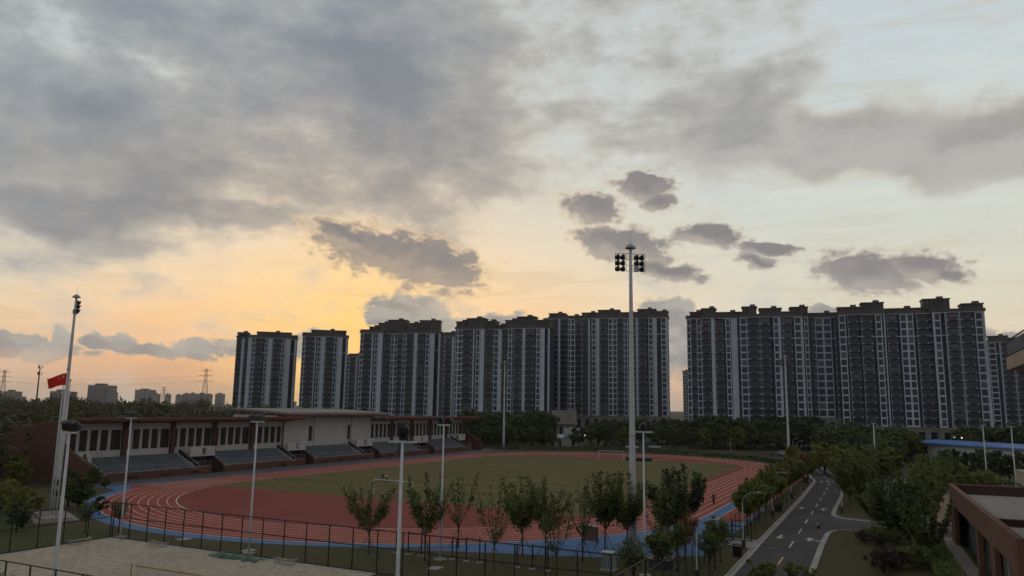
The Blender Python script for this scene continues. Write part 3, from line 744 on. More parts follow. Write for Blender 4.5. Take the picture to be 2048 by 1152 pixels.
# ================================================================== apartment towers
shared = {}
def tower(label, p0, p1, pat, zb, nlow, ntop=3, fh=3.03, depth=10.0, crown=(), lit=(), podium=True, pod_h=None):
    p0 = Vector((*p0, 0)); p1 = Vector((*p1, 0)); d = p1 - p0; Lm = d.length; ang = math.atan2(d.y, d.x)
    root = thing('apartment_tower', label, 'apartment block', p0, ang, 'apartment blocks beyond the stadium')
    tot = sum(w for k, w in pat if k != 'o'); sc = Lm / tot
    z_band = zb + nlow * fh; z_top = z_band + ntop * fh
    x = 0.0; off = 0.0
    body = MB(); white = MB(); segs = []
    seg0 = 0.0
    rng = random.Random(label)
    nwin = 0
    for k, w in pat:
        if k == 'o':
            if x > seg0: segs.append((seg0, x, off))
            seg0 = x; off = w; continue
        w *= sc; a, b = x, x + w
        if k == 'P':
            white.box(a + w * .1, b - w * .1, off - .45, off - .002, zb - .3, z_top)
        elif k == 'W':
            s = min(.34, w * .16)
            white.box(a, a + s, off - .3, off - .002, zb - .3, z_top); white.box(b - s, b, off - .3, off - .002, zb - .3, z_top)
            for f in range(nlow + ntop + 1): white.box(a + s, b - s, off - .24, off - .002, zb + f * fh - .3, zb + f * fh + .28)
            key = ('win', round(w, 2))
            if key not in shared:
                g = MB(); ww = w - 2 * s; g.box(s, w - s, -.10, -.004, 0, fh - .60)
                g.box(s + ww * .5 - .05, s + ww * .5 + .05, -.15, -.10, 0, fh - .60, 1); g.box(s, w - s, -.15, -.10, fh * .52, fh * .52 + .08, 1)
                shared[key] = g.mesh('window', [M_['window_glass'], M_['facade_dark']])
            for f in range(nlow + ntop): link('window', shared[key], root, (a, off, zb + f * fh + .29))
        elif k == 'w':
            key = ('sw', round(w, 2))
            if key not in shared:
                g = MB(); g.box(w * .2, w * .8, -.08, -.004, .6, 2.1); g.box(w * .1, w * .9, -.22, -.004, .42, .6, 1)
                shared[key] = g.mesh('small_window', [M_['glass_dark'], M_['facade_white']])
            for f in range(nlow + ntop): link('small_window', shared[key], root, (a, off, zb + f * fh))
        elif k == 'B':
            key = ('bal', round(w, 2))
            if key not in shared:
                g = MB()
                g.box(.15, w - .15, -.98, -.004, -.17, .15, 1)                      # slab with pale edge
                g.box(w * .22, w * .80, -1.18, -1.08, -.28, .62, 0)                 # middle rail panel
                g.box(.18, w - .18, -.93, -.87, .10, .95, 0)                        # rail
                g.box(.2, w - .2, -.07, -.004, .12, fh - .5, 2)                    # glazed door
                for q in (.33, .66): g.box(w * q - .05, w * q + .05, -.12, -.07, .12, fh - .5, 0)
                g.box(.05, .15, -.95, -.004, -.12, fh - .12, 1)
                shared[key] = g.mesh('balcony', [M_['balcony_rail'], M_['facade_white'], M_['window_glass']])
            for f in range(nlow + ntop): link('balcony', shared[key], root, (a, off, zb + f * fh + .1))
        x = b
    segs.append((seg0, x, off))
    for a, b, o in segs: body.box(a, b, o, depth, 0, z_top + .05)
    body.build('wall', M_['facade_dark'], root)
    # string course at the set-back floor and the eaves line
    for a, b, o in segs:
        white.box(a + .01, b - .01, o - .52, o - .46, z_band - .22, z_band + .16)
        white.box(a + .01, b - .01, o - .52, o - .01, z_top + .06, z_top + .4)
    white.build('white_frame', M_['facade_white'], root)
    if podium:
        mb = MB()
        for a, b, o in segs:
            mb.box(a - .3, b + .3, o - 1.6, o - .54, 0, zb - .9); mb.box(a - .5, b + .5, o - 1.9, o - .53, zb - .88, zb - .35)
        pdm = mb.build('podium', M_['facade_stone'], root)
        g = MB().box(-1.1, 1.1, -.06, 0, 2.2, zb - 2.2).mesh('podium_window', M_['glass_dark'])
        for a, b, o in segs:
            n = max(1, int((b - a) / 4.2))
            for i in range(n): link('podium_window', g, pdm, (a + (i + .5) * (b - a) / n, o - 1.602, 0))
    # crown of parapets and lift houses
    rf = MB()
    for a, b, o in segs: rf.box(a - .4, b + .4, o - .7, depth + .4, z_top + .42, z_top + 1.7)
    rf = rf.build('parapet', M_['facade_crown'], root)
    for i, (f0, f1, h) in enumerate(crown):
        h = 1.75 + (h - 1.75) * .8
        a, b = f0 * x + .05, f1 * x - .05; y0 = .3 + (i % 3) * .7
        c = MB(); c.box(a, b, y0, depth - 1.5 - (i % 2), z_top + 1.71, z_top + h - .4); c.box(a - .35, b + .35, y0 - .4, depth - 1.1 - (i % 2), z_top + h - .4, z_top + h)
        if (b - a) > 5: c.box(a + (b - a) * .55, a + (b - a) * .55 + 2.2, y0 + 1, y0 + 4, z_top + h, z_top + h + 1.0)
        c.build('roof_house', M_['facade_crown'], root)
        n = max(2, int((b - a) / 1.4)); c = MB()
        for q in range(n): c.box(a + (q + .3) * (b - a) / n, a + (q + .5) * (b - a) / n, y0 - .1, y0 - .004, z_top + 1.9, z_top + h - .6)
        stuff(c.build('roof_ribs', M_['facade_dark'], root))
    return root

ZB = 9.1
tower('leftmost dark apartment tower, standing alone left of the sunset gap', (-172.0, 472), (-136.2, 480),
      [('o', 5.0), ('B', 12), ('o', 2.5), ('P', 6), ('B', 8), ('o', 0), ('P', 9), ('W', 6), ('B', 17), ('D', 4), ('W', 6), ('P', 11), ('B', 16), ('D', 2), ('W', 7), ('P', 14), ('o', 1.5), ('D', 6), ('P', 5)],
      ZB, 12, crown=[(.02, .2, 4.0), (.2, .32, 2.4), (.33, .9, 5.2), (.9, 1, 3.0)])
tower('slim dark apartment tower, second from the left, sunset gaps on both sides', (-126.2, 457), (-99.8, 462),
      [('W', 6), ('B', 21), ('P', 3), ('D', 3), ('W', 7), ('P', 11), ('B', 15), ('D', 3), ('W', 7), ('P', 13), ('o', 1.5), ('D', 5), ('P', 5)],
      ZB, 12, crown=[(0, .18, 2.8), (.18, .95, 5.2)])
tower('low narrow apartment tower glimpsed behind, between the second and third blocks', (-123.9, 570), (-107.0, 565),
      [('W', 8), ('B', 12), ('P', 3), ('B', 10), ('W', 8)], 4.0, 14, 1, crown=[(.1, .9, 3.0)], podium=False)
tower('wide stepped apartment block just right of the setting sun', (-86.2, 432), (-40.1, 427),
      [('W', 7), ('B', 19), ('P', 4), ('D', 3), ('W', 7), ('P', 12), ('o', 2.0), ('B', 16), ('W', 7), ('W', 8), ('o', 1.0), ('B', 12), ('W', 7), ('D', 2), ('o', 0), ('B', 16), ('P', 9), ('B', 15), ('D', 3), ('W', 8), ('P', 13), ('o', 1.5), ('D', 6), ('P', 5)],
      ZB, 12, crown=[(0, .1, 2.6), (.1, .21, 4.8), (.21, .34, 7.6), (.34, .57, 9.6), (.57, .73, 7.4), (.73, .98, 9.6)])
tower('recessed apartment tower filling the slot behind two wide blocks', (-48.8, 505), (-33.5, 500),
      [('W', 7), ('W', 7), ('B', 12), ('P', 4), ('W', 6), ('W', 6)], 8.0, 14, 3, crown=[(0, 1, 4.0)])
tower('wide apartment block left of the tall central floodlight mast, lift houses at both ends', (-29.7, 404), (19.6, 388),
      [('W', 5), ('W', 9), ('B', 22), ('P', 3), ('D', 3), ('W', 8), ('P', 10), ('o', 1.8), ('B', 16), ('W', 9), ('P', 7), ('B', 14), ('o', 0), ('W', 8), ('D', 3), ('B', 17), ('P', 6), ('B', 18), ('D', 3), ('W', 8), ('P', 9), ('o', 1.2), ('D', 4), ('P', 4)],
      ZB, 12, crown=[(0, .11, 5.5), (.11, .3, 7.6), (.3, .42, 5.6), (.42, .53, 2.4), (.53, .65, 5.8), (.65, .84, 8.0), (.84, 1, 5.4)])
tower('tallest wide apartment block, crossed by the central floodlight mast', (21.9, 440), (88.3, 424),
      [('W', 6), ('B', 12), ('P', 4), ('B', 12), ('D', 3), ('W', 5), ('W', 8), ('o', 1.5), ('B', 13), ('B', 11), ('P', 5), ('D', 3), ('o', 0), ('W', 8), ('P', 7), ('B', 14), ('D', 2), ('W', 8), ('W', 8), ('B', 13), ('W', 7), ('o', 1.2), ('B', 14), ('P', 5), ('B', 16), ('D', 3), ('o', 0), ('W', 8), ('P', 8), ('D', 7), ('W', 9), ('P', 4)],
      10.7, 15, crown=[(0, .14, 4.2), (.14, .28, 2.4), (.28, .42, 4.6), (.42, .6, 6.2), (.6, .75, 4.4), (.75, .9, 6.6), (.9, 1, 4.8)])
tower('left half of the big right-hand apartment block, ending at a white blank pier', (78.6, 338), (127.6, 323),
      [('o', 2.0), ('W', 8), ('B', 13), ('W', 10), ('o', 1.0), ('B', 20), ('P', 9), ('o', 2.0), ('B', 18), ('D', 4), ('W', 10), ('P', 16), ('w', 4), ('o', 0), ('W', 14), ('B', 26), ('B', 22), ('D', 6), ('W', 11), ('P', 4), ('w', 3), ('o', 1.0), ('B', 20), ('D', 4), ('W', 14), ('P', 3), ('o', 2.0), ('w', 3), ('W', 8)],
      ZB, 12, crown=[(.03, .13, 3.6), (.13, .25, 5.6), (.25, .47, 3.4), (.47, .59, 6.0), (.61, .79, 5.0), (.79, .86, 3.0), (.86, 1, 5.2)])
tower('recessed middle bay joining the two halves of the right-hand apartment block', (126.5, 331), (144.2, 324),
      [('w', 3), ('B', 21), ('W', 12), ('W', 12), ('D', 4), ('B', 14), ('w', 4)], 12.2, 11, 3, crown=[(0, 1, 2.6)])
tower('right half of the big right-hand apartment block, highest lift house near its end', (138.3, 318), (188.5, 299),
      [('W', 15), ('D', 4), ('B', 23), ('D', 4), ('B', 24), ('D', 6), ('W', 13), ('w', 4), ('P', 3), ('o', 1.6), ('D', 3), ('B', 22), ('D', 5), ('W', 14), ('W', 13), ('D', 6), ('B', 23), ('w', 7), ('o', 0), ('P', 3), ('W', 13), ('D', 8), ('P', 2), ('B', 24), ('P', 2), ('B', 26), ('D', 3), ('W', 15), ('P', 4)],
      ZB, 12, crown=[(0, .17, 4.2), (.17, .33, 6.4), (.33, .6, 3.0), (.6, .78, 7.2), (.86, 1, 4.4)])
tower('rightmost apartment block, farther back and partly hidden by the near balcony', (261.5, 420), (288.0, 403),
      [('w', 5), ('P', 3), ('w', 4), ('W', 13), ('D', 6), ('P', 3), ('B', 20), ('P', 2), ('B', 20), ('D', 5), ('W', 13), ('P', 3), ('B', 20)],
      8.0, 13, 2, crown=[(.1, .4, 4.5), (.4, 1, 3.0)])
tower('thin far tower in the gap left of the right-hand block', (172.1, 760), (181.5, 750),
      [('W', 8), ('B', 10), ('W', 8)], 6.0, 14, 1, crown=[(.2, .8, 3.0)], podium=False)

# ================================================================== low brick annexe on the right
pA, pB = Vector((49.77, 87.97, 0)), Vector((32.35, 49.97, 0)); dAB = pB - pA
AX = thing('brick_annexe', 'low flat-roofed brick annexe with deep parapet and arcade at the right edge', 'building', pA, math.atan2(dAB.y, dAB.x))
LX, LY, HZ = 41.8, 26.0, 6.18
MB().box(0, LX, 0, .4, 4.2, HZ).build('parapet_wall', M_['brick_orange'], AX)
for a, b in ((0, 3.9), (21.0, 22.3), (29.2, 31.4), (38.8, LX)): MB().box(a, b, 0.01, .41, 0, 4.198).build('pier', M_['brick_orange'], AX)
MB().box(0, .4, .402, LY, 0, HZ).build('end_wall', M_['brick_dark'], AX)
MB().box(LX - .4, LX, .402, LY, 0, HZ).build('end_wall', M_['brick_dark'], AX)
MB().box(.42, LX - .42, 1.3, 1.5, 0, 4.9).build('arcade_wall', M_['seat_grey'], AX)
for a in (18.0, 21.4, 26.5, 29.6, 34.0, 38.4): MB().box(a, a + .3, .45, .75, 0, 4.9).build('arcade_column', M_['concrete'], AX)
MB().box(.42, LX - .42, .42, LY - .4, 4.9, 5.18).build('roof_slab', M_['concrete'], AX)
MB().box(-.05, LX + .05, -.05, .45, HZ + .003, HZ + .09).build('coping', M_['brick_orange'], AX)
MB().box(-.05, .45, .452, LY, HZ + .003, HZ + .09).build('coping', M_['brick_orange'], AX)
MB().box(-1.2, LX - .42, -2.3, .41, 0.0, 0.14).build('walkway', M_['paving'], AX)
pav = MB().box(.015, 1.985, .015, 1.485, 0, .05).mesh('roof_paver', M_['paving'])
for i in range(13):
    for j in range(9): link('roof_paver', pav, AX, (.5 + i * 2.0, .5 + j * 1.5, 5.182))
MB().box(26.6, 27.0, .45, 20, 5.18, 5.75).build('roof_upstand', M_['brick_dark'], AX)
for (x, y) in ((8.5, 6.2), (13.6, 7.0)):
    MB().box(x, x + .25, y, y + 3, 5.24, 5.36).box(x + .9, x + 1.15, y, y + 3, 5.24, 5.36).build('equipment_rail', M_['dark_metal'], AX)
def ac_unit(x, y, label):
    o = thing('rooftop_ac_unit', label, 'air conditioner', AX.matrix_world @ Vector((0, 0, 0)) if False else (0, 0, 0), 0, 'rooftop air conditioners')
    ang = math.atan2(dAB.y, dAB.x); ca, sa = math.cos(ang), math.sin(ang)
    o.location = (pA.x + x * ca - y * sa, pA.y + x * sa + y * ca, 5.24); o.rotation_euler = (0, 0, ang)
    MB().box(-.9, .9, -.4, .4, .12, 1.75).build('casing', M_['grey_steel'], o)
    MB().box(-.85, .85, -.35, .35, 0, .118).build('plinth', M_['dark_metal'], o)
    for k in range(7): MB().box(-.8 + k * .24, -.7 + k * .24, -.44, -.402, .2, 1.65).build('louvre', M_['dark_metal'], o)
    for sx_ in (-.45, .45): MB().lathe([(.36, 0), (.36, .12), (.30, .13)], 14, (sx_, 0, 1.752)).build('fan_guard', M_['dark_metal'], o)
ac_unit(10.0, 7.9, 'pale ribbed rooftop air conditioner farthest along the annexe roof')
ac_unit(14.6, 8.6, 'second ribbed rooftop air conditioner on the annexe roof')
ac_unit(17.2, 8.9, 'nearest ribbed rooftop air conditioner at the right picture edge')

# ------------------------------------------------------------------ neighbouring block with balcony, upper right
NB = thing('balcony_block', 'beige and brick building corner with dark balcony parapet, cut by the right edge', 'building', T(-77.2, -77.9), TA)
def nb(name, u0, u1, v0, v1, z0, z1, m, par=None): return MB().box(u0, u1, v0, v1, z0, z1).build(name, m, par or NB)
cream = mat('cream_render', (0.36, 0.28, 0.215), 0.85, 0.12, 0.4, 0.2)
for z, nm in ((17.55, 'balcony'), (8.85, 'balcony')):
    b = nb(nm, -16, 0, -12, 0, z, z + 1.0, cream)
    nb('soffit', -15.8, -.2, -11.8, -.2, z - .05, z - .002, M_['concrete'], b)
    if z > 12:
        r = nb('parapet', -15.9, -.12, -.2, -.1, z + 1.15, z + 2.1, M_['seat_grey'], b); nb('parapet', -.2, -.1, -11.9, -.21, z + 1.15, z + 2.1, M_['seat_grey'], b)
        mb = MB()
        for k in range(22): mb.box(-15.8 + k * .74, -15.76 + k * .74, -.17, -.13, z + 1.002, z + 2.3)
        mb.box(-15.9, -.1, -.19, -.11, z + 2.3, z + 2.36); stuff(mb.build('rail_uprights', M_['dark_metal'], b))
for (du, dv) in ((-1.5, -2.2), (-9, -2.2)): nb('column', du - .3, du + .3, dv - .3, dv + .3, 5.3, 17.5, cream)
nb('upper_storey', -16, -1.8, -12, -2.6, 18.6, 22.3, M_['brick_orange'])
nb('cornice', -16.2, -1.6, -12.2, -2.4, 22.302, 22.5, M_['concrete'])
nb('window', -5.2, -4.6, -2.68, -2.602, 19.2, 21.4, M_['glass_dark']); nb('window', -8.4, -6.6, -2.68, -2.602, 19.2, 21.4, M_['glass_dark'])
nb('storey_wall', -16, -3.2, -12, -3.4, 9.86, 17.54, M_['brick_orange']); nb('storey_wall', -16, -3.0, -12, -4.2, 5.3, 8.8, M_['brick_orange'])

# ------------------------------------------------------------------ blue-roofed hall
hp0, hp1 = Vector((123.2, 234.0, 0)), Vector((137.0, 180.0, 0)); hd = hp1 - hp0
HL_ = thing('sports_hall', 'long low white hall with a bright blue sheet roof and red end bay', 'building', hp0, math.atan2(hd.y, hd.x))
Lh = hd.length
mblue = mat('blue_sheet_roof', (0.09, 0.20, 0.48), 0.45, 0.12, 0.4, 0.4); mred = mat('red_cladding', (0.30, 0.03, 0.028), 0.6, 0.12, 0.5, 0.3)
hall_white = mat('hall_white', (0.62, 0.62, 0.61), 0.8, 0.08, 0.3, 0.2)
MB().box(5.0, Lh, 0.6, 18, 0, 5.2).build('wall', hall_white, HL_)
MB().box(.3, 4.99, 1.6, 17.5, 0, 5.2).build('end_bay', mred, HL_)
MB().box(4.4, 5.2, 0.2, .59, 0, 5.2).build('pier', M_['white_plaster'], HL_)
rf = MB().profile_x([(-.8, 5.25), (-.8, 5.65), (9, 6.35), (18.8, 5.65), (18.8, 5.25), (9, 5.95)], -1.5, Lh + .5).build('roof', mblue, HL_)
mb = MB()
for k in range(int(Lh / 1.2)): mb.profile_x([(-.8, 5.655), (-.8, 5.70), (8.9, 6.40), (8.9, 6.355)], k * 1.2 - 1.0, k * 1.2 - .92)
stuff(mb.build('roof_seams', mblue, rf))
MB().box(-1.55, -1.502, -.85, 18.85, 5.2, 5.7).build('verge', M_['white_plaster'], HL_)
for x in (18, 24, 39): MB().tube((x, .52, .2), (x, .52, 5.2), .07, n=6).build('downpipe', M_['grey_steel'], HL_)
for x in (33, 36.5, 42, 46): MB().box(x, x + 2.6, .54, .598, 2.4, 3.6).build('window', M_['glass_dark'], HL_)
led = mat('led_sign', (0.3, 0.4, 0.9), 0.4, 0.05, 1, 0.2, emit=(0.45, 0.62, 1.0), estr=1.6)
lamp_on = mat('lamp_lit', (0.9, 0.9, 0.9), 0.4, 0.02, 1, 0.2, emit=(0.9, 0.95, 1.0), estr=1.6)
sg = tag(MB().box(0, 9.5, 0, .15, 0, .9).build('roof_sign', mat('sign_blue', (0.02, 0.05, 0.25), 0.5, 0.1, 1, 0.3)), 'lit blue sign board standing on the eaves of the blue-roofed hall', 'sign')
a_ = math.atan2(hd.y, hd.x); sg.location = hp0 + hd.normalized() * 38.0 + Vector((-.1, -.3, 5.85)); sg.rotation_euler = (0, 0, a_)
for x0, x1 in ((.4, 1.0), (1.2, 1.7), (2.3, 3.0), (3.2, 3.8), (4.0, 4.6), (6.6, 7.3), (7.5, 8.2)):
    MB().box(x0, x1, -.03, -.002, .3, .62).build('lit_character', led, sg)

# ================================================================== floodlight masts and lamp posts
flood_me = MB().lathe([(.10, -.34), (.17, -.30), (.20, -.12), (.27, .05), (.30, .16)], 12).mesh('floodlight', M_['lamp_body'], False)
lens_me = MB().lathe([(.28, .161), (.28, .172)], 12).mesh('lens', M_['lamp_glass'])
def aim(o, az_dir, down):
    d = Vector((math.cos(az_dir) * math.cos(down), math.sin(az_dir) * math.cos(down), -math.sin(down)))
    o.rotation_euler = d.to_track_quat('Z', 'Y').to_euler()
def mast(x, y, h, label, scale=1.0):
    c = Vector((TC[0], TC[1], 0)); d = c - Vector((x, y, 0)); face = math.atan2(d.y, d.x)
    o = thing('floodlight_mast', label, 'floodlight mast', (x, y, 0), face, 'tall floodlight masts')
    MB().lathe([(.37, 0), (.355, 3), (.29, h * .4), (.20, h * .8), (.16, h - .3)], 14).build('pole', M_['white_steel'], o, True)
    MB().lathe([(.75, 0), (.75, .12), (.45, .13), (.45, .3)], 14).build('base_flange', M_['concrete'], o)
    for zc_, rc_ in ((h * .36, .30), (h * .7, .225)): MB().lathe([(rc_, zc_), (rc_ + .03, zc_ + .03), (rc_ + .03, zc_ + .12), (rc_ - .01, zc_ + .16)], 14).build('joint_collar', M_['grey_steel'], o)
    MB().lathe([(.58, h - .32), (.56, h - .22), (.42, h - .02), (.20, h + .14), (.06, h + .2)], 16).build('dome_cap', M_['grey_steel'], o, True)
    MB().tube((0, 0, h + .2), (0, 0, h + 1.7), .022, .01, 5).build('lightning_rod', M_['dark_metal'], o)
    fr = MB(); z0, z1 = h - 2.75, h - .85
    for s in (-1, 1):
        for yy in (s * .45, s * 1.62): fr.tube((.18, yy, z0), (.18, yy, z1), .035, n=4)
        for q in range(4): zz = z0 + q * (z1 - z0) / 3; fr.tube((.18, s * .45, zz), (.18, s * 1.62, zz), .03, n=4); fr.tube((0, s * .12, zz), (.18, s * .45, zz), .03, n=4)
    fr = fr.build('lamp_frame', M_['dark_metal'], o)
    for s in (-1, 1):
        for i in range(2):
            for q in range(3):
                f = link('floodlight', flood_me, o, (.34, s * (.75 + i * .57), z0 + .3 + q * (z1 - z0) / 3))
                aim(f, 0.0, R(22)); link('lens', lens_me, f)
    MB().box(-.35, .0, -.75, -.35, z0 - .1, z0 + .55).build('junction_box', M_['grey_steel'], o)
    return o
mast(12.6, 79.2, 31.3, 'tallest looking white floodlight mast rising in front of the central towers')
mast(-66.2, 114.0, 29.8, 'white floodlight mast at the left end behind the flagpoles')
mast(78.5, 216.9, 29.8, 'white floodlight mast at the far right bend beside the road')
mast(-2.07, 266.8, 30.1, 'thin distant floodlight mast just right of the grandstand')

def court_light(x, y, h, rz, n, label, r=.115, flat=False):
    o = thing('court_light', label, 'lamp post', (x, y, 0), rz, 'court lamp posts')
    MB().lathe([(r, 0), (r * .92, h * .3), (r * .6, h)], 12).build('pole', M_['white_steel'], o, True)
    MB().box(-.45, .45, -.45, .45, 0, .12).lathe([(.26, .121), (.26, .16)], 12).build('base_pad', M_['concrete'], o)
    MB().box(-.06, .06, -.85, .85, h + .002, h + .12).build('cross_arm', M_['white_steel'], o)
    for k in range(n):
        yy = -.62 + 1.24 * k / max(1, n - 1) if n > 1 else 0
        f = link('lamp_head', flood_me, o, (.1, yy, h + .52)); aim(f, 0.0 if k % 2 == 0 else .35, R(48)); f.scale = (1.15, 1.15, 1.15)
        link('lens', lens_me, f)
        MB().tube((.02, yy, h + .12), (.08, yy, h + .45), .03, n=4).build('bracket', M_['dark_metal'], o)
    return o
court_light(-40.4, 82.0, 12.2, TA + PI, 3, 'slim lamp post at the far corner of the sand court')
court_light(-24.4, 74.3, 12.2, TA + PI, 3, 'slim lamp post rising behind the folded green tarpaulin')
court_light(-30.5, 53.4, 11.75, TA, 4, 'nearest left lamp post with clustered lamp heads, in front of the flagpoles', .135)
o = court_light(-6.26, 45.1, 11.85, TA + .3, 1, 'near lamp post with one round hooded lamp, left of centre', .135)
MB().path([(.1, .1, 12.3), (.3, .25, 11.9), (.3, .38, 11.4), (.1, .3, 11.25), (0, .12, 11.6)], .035, 5).build('cable_loop', M_['black_paint'], o)
hd_ = MB().lathe([(.12, -.42), (.24, -.38), (.34, -.15), (.38, .05), (.38, .2)], 16).build('hood', M_['lamp_body'], o, True, (.05, 0, 12.62)); aim(hd_, 0.0, R(60))
MB().box(-.42, -.02, -.26, .26, 12.72, 13.06).build('ballast_box', M_['dark_metal'], o)
court_light(-6.25, 72.9, 12.2, TA - .3, 2, 'lamp post with two glassy lamp heads, just right of the hooded lamp')
court_light(11.7, 67.4, 12.0, TA + .5, 1, 'lamp post with a single lamp standing before the central mast')
court_light(71.6, 151.2, 12.0, TA + 2, 2, 'distant white lamp post left of the blue-roofed hall', .14)
court_light(90.5, 146.9, 12.0, TA + 2, 2, 'leaning-looking white lamp post in front of the blue roof', .13)
court_light(91.6, 140.3, 11.9, TA + 2, 2, 'rightmost white lamp post in front of the blue roof', .13)

def street_lamp(u, v, h, label, rz=-PI / 2, arm=1.5):
    o = thing('street_lamp', label, 'street lamp', T(u, v), TA + rz, 'curved-arm street lamps along the road')
    r0 = .06; MB().lathe([(.10, 0), (.10, .9), (.06, .92), (.045, h - 1.1)], 10).build('pole', M_['grey_steel'], o, True)
    pts = [(arm * (1 - math.cos(R(k * 12.5))), 0, h - 1.1 + 1.15 * math.sin(R(k * 12.5))) for k in range(8)]
    MB().path(pts, .04, 6).build('arm', M_['grey_steel'], o)
    MB().profile_x([(-.09, 0), (-.11, .06), (0, .1), (.11, .06), (.09, 0)], arm - .08, arm + .42).build('lamp_head', M_['grey_steel'], o, False, (0, 0, h))
    MB().box(-.16, .16, -.16, .16, 0, .9).build('base_box', M_['dark_metal'], o)
    return o
street_lamp(-83.1, -54.2, 5.0, 'nearest curved street lamp, low in front of the blue forecourt')
street_lamp(-65.8, -55.0, 5.7, 'curved street lamp standing beside the fence gate')
street_lamp(-39.5, -54.3, 5.9, 'curved street lamp half way along the roadside trees')
street_lamp(-14.0, -53.8, 5.9, 'fourth curved street lamp along the road, lamp head just above the crowns')
street_lamp(23.5, -52.8, 5.8, 'curved street lamp at the kink of the road')
street_lamp(60.0, -47.4, 5.6, 'far curved street lamp left of the road beyond its kink')
street_lamp(90.8, -43.4, 5.6, 'second farthest curved street lamp near the far mast')
street_lamp(111.4, -40.1, 5.6, 'farthest curved street lamp next to the far mast')
street_lamp(102.7, -22.3, 5.6, 'lone lamp post behind the far bend, centre right', 0.4)
street_lamp(187.5, -15.8, 9.0, 'distant tall lamp post above the tree belt', 0.4)
street_lamp(96.2, 57.6, 6.0, 'small curved lamp left of the thin distant mast', 1.0)
street_lamp(-30.0, -62.3, 4.2, 'dark short lamp post on the kerb corner of the side road', PI / 2)

# flagpoles on a stepped plinth
PL = tag(MB().prism([(-4.2, -2.2), (4.2, -2.2), (4.2, 2.2), (-4.2, 2.2)], 0, .25).prism([(-3.6, -1.6), (3.6, -1.6), (3.6, 1.6), (-3.6, 1.6)], .252, .5).build('flagpole_plinth', M_['paving']), 'pale two-step stone plinth carrying the flagpoles', 'plinth')
pc = T(-89.7, 21.3); PL.location = (pc.x, pc.y, 0); PL.rotation_euler = (0, 0, math.atan2(-4.19, 3.28))
for (u, v, h, lb) in ((-88.5, 23.7, 16.0, 'left flagpole on the stone plinth, bare'), (-89.7, 21.3, 17.4, 'middle flagpole on the stone plinth, flying the red flag'), (-90.8, 18.9, 16.0, 'right flagpole on the stone plinth, bare')):
    o = thing('flagpole', lb, 'flagpole', T(u, v, .5), 0, 'three flagpoles')
    MB().lathe([(.11, 0), (.09, h * .5), (.055, h - .2)], 10).build('pole', M_['white_steel'], o, True)
    MB().lathe([(.03, h - .2), (.13, h - .05), (.13, h)], 10).build('finial', M_['dark_metal'], o)
    MB().lathe([(.22, 0), (.22, .08)], 10).build('base_ring', M_['grey_steel'], o)
fp = T(-89.7, 21.3, 0)
def flag_pt(s, t):
    x = -.08 - s * 2.45 + .25 * s * t; y = .16 * math.sin(s * 7 + t) * (.3 + s); z = 17.35 - t * (1.5 - .35 * s) - .75 * s + .10 * math.sin(s * 6)
    return (fp.x + x, fp.y + y, z)
FL = MB(); NX, NY = 20, 10
FL.add([flag_pt(i / NX, j / NY) for j in range(NY + 1) for i in range(NX + 1)], [(j * (NX + 1) + i, j * (NX + 1) + i + 1, (j + 1) * (NX + 1) + i + 1, (j + 1) * (NX + 1) + i) for j in range(NY) for i in range(NX)])
fo = thing('flag', 'red flag with yellow stars flying left from the middle flagpole', 'flag', (0, 0, 0))
FL.build('cloth', mat('flag_red', (0.62, 0.03, 0.02), 0.7, 0.12, 1.5, 0.2), fo, True)
ye = mat('flag_yellow', (0.75, 0.55, 0.05), 0.7, 0.05, 1.5, 0.2)
def star(s0, t0, r):
    for dy in (-.012, .012):
        m2 = MB(); pts = []
        for k in range(10):
            a = PI / 2 + k * PI / 5; q = r if k % 2 == 0 else r * .4
            p = flag_pt(s0 + q * math.cos(a) / 2.4, t0 - q * math.sin(a) / 1.4); pts.append((p[0], p[1] + dy, p[2]))
        c = flag_pt(s0, t0)
        m2.add(pts + [(c[0], c[1] + dy, c[2])], [(k, (k + 1) % 10, 10) for k in range(10)]); m2.build('star', ye, fo)
star(.17, .27, .22)
for s0, t0 in ((.33, .1), (.40, .2), (.40, .35), (.33, .45)): star(s0, t0, .075)

# ================================================================== fences
post_me = {}
def fence(label, pts, h, sp, m, mid=(.6,), r=.06, closed=False):
    o = thing('sports_fence', label, 'fence', T(*pts[0]), 0.0)
    base = T(*pts[0])
    for (a, b) in zip(pts, pts[1:]):
        A = T(*a) - base; B = T(*b) - base; L = (B - A).length; n = max(1, round(L / sp))
        for k in range(n + 1):
            if k == 0 and a != pts[0]: continue
            key = (h, r, m.name)
            if key not in post_me: post_me[key] = MB().tube((0, 0, 0), (0, 0, h), r, n=6).mesh('post', m)
            link('post', post_me[key], o, A.lerp(B, k / n))
        up = Vector((0, 0, 1))
        for f in (1.0,) + mid + (.03,): MB().tube(A + up * (h * f), B + up * (h * f), r * .8, n=5).build('rail', m, o)
    return o
fence('black steel fence along the track side of the sand court', [(-94.5, 3.8), (-94.5, -53.2)], 3.55, 2.62, M_['black_paint'])
fence('black steel fence along the left side of the sand court', [(-94.6, 4.0), (-117.4, 4.0)], 3.55, 2.62, M_['black_paint'])
fence('black fence rail crossing the lower left corner, near side of the sand court', [(-117.4, 3.9), (-117.4, -53.2)], 3.5, 2.62, M_['black_paint'], (.6,), .055)
fence('black fence side joining the court corner to the green fence', [(-94.6, -53.2), (-117.3, -53.2)], 3.5, 2.62, M_['black_paint'])
fence('green fence between the track forecourt and the road lawn', [(-94.3, -53.1), (-65.4, -53.0)], 2.5, 2.5, M_['green_paint'], (.55,), .045)
fence('green fence along the road side of the track', [(-60.4, -52.8), (20, -52.4), (44, -49.5), (60, -45)], 2.4, 2.5, M_['green_paint'], (.55,), .045)
